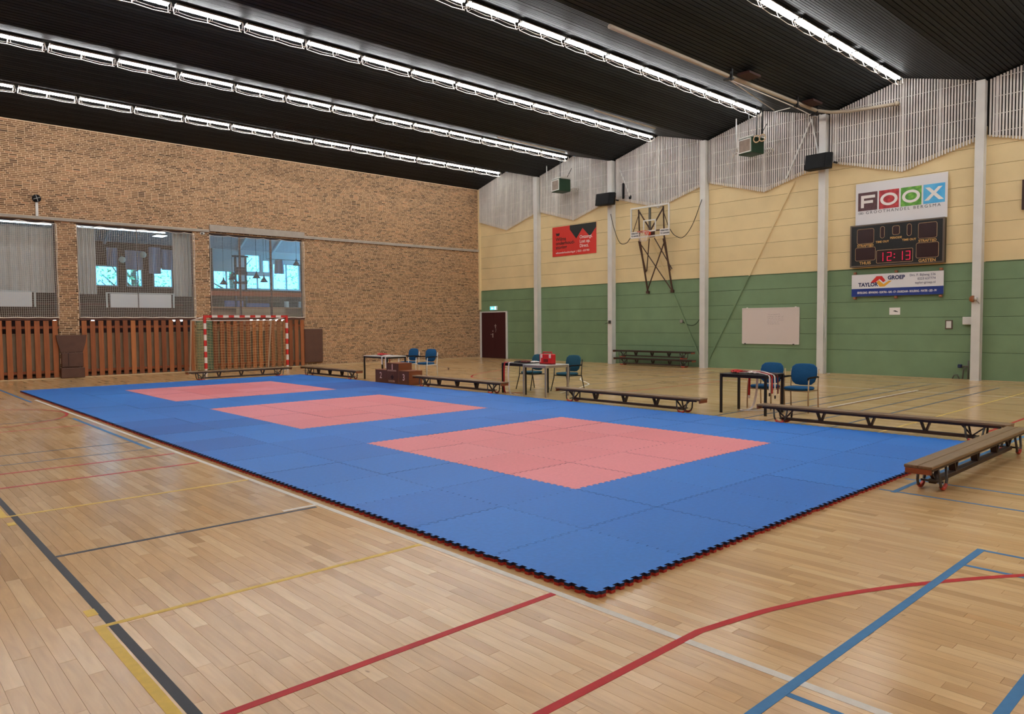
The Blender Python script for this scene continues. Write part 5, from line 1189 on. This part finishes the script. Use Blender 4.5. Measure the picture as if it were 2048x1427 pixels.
t = thing('rolled_strap', 'black rolled strap hanging on the slats above the basketball backboard', 'strap', (20.15, 15.9, 6.75)); MB().rbox(20.10, 20.17, 15.88, 15.97, 6.72, 7.35, .02).build('strap', M_matblack, t); MB().cyl((20.14, 16.1, 7.9), (20.1, 15.55, 6.75), .025, 6).build('pole', M_white, t); MB().rbox(20.08, 20.14, 15.50, 15.62, 6.66, 6.80, .02).build('pole_tip', M_matblack, t)
# white crossed poles next to the fourth pillar
t = thing('crossed_poles', 'white poles leaning crossed on the slats beside the fourth pillar', 'pole', (20.15, 8.2, 7.0)); MB().bar((20.16, 9.0, 6.5), (20.16, 8.15, 8.3), .03, .05).bar((20.15, 8.15, 8.3), (20.15, 7.88, 7.0), .03, .05).build('poles', M_white, t)
# dark shutter edge cut by the frame
tag(MB().bx(XG-.10, XG-.002, 1.2, 2.33, 4.68, 5.48).build('display_case', mat('case_brown', rgb(58, 34, 24), .5)), 'dark brown wall case at the frame edge beyond the last pillar', 'case')

# ------------------------------------------------------------------ fittings on the brick wall
t = thing('air_vent', 'round black vent with cross bars and white duct on the brick wall', 'vent', (1.42, YB-.1, 5.36))
MB().lathe([(.0, 0), (.115, 0), (.125, .03), (.125, .1), (.0, .1)], (1.42, YB-.11, 5.90), 18, axis='y').build('drum', M_matblack, t)
MB().bar((1.32, YB-.118, 5.86), (1.52, YB-.118, 5.94), .012, .012).bar((1.39, YB-.119, 6.01), (1.45, YB-.119, 5.79), .012, .012).build('cross_bars', M_steel, t)
MB().bx(1.385, 1.455, YB-.07, YB-.005, 5.33, 5.78).build('duct', M_white, t)
t = thing('security_camera', 'small white security camera on the pier beside the lintel', 'camera', (6.64, YB-.1, 5.13)); MB().rbox(6.56, 6.70, YB-.24, YB-.10, 5.11, 5.19, .02).build('body', M_white, t); MB().cyl((6.64, YB-.10, 5.15), (6.66, YB-.004, 5.12), .025, 8).build('mount', M_white, t); MB().lathe([(.0, 0), (.025, 0), (.028, .02)], (6.60, YB-.255, 5.15), 10, axis='y').build('lens', M_matblack, t)

# lettering becomes real mesh
bpy.context.view_layer.update()
dg = bpy.context.evaluated_depsgraph_get()
for o in [q for q in S.objects if q.type == 'FONT']:
    me = bpy.data.meshes.new_from_object(o.evaluated_get(dg))
    nm, par, lc, ro, sc = o.name, o.parent, o.location.copy(), o.rotation_euler.copy(), o.scale.copy()
    if not me.materials: me.materials.append(o.data.materials[0])
    bpy.data.objects.remove(o)
    n_ = link(nm.split('.')[0], me, par); n_.location = lc; n_.rotation_euler = ro; n_.scale = sc
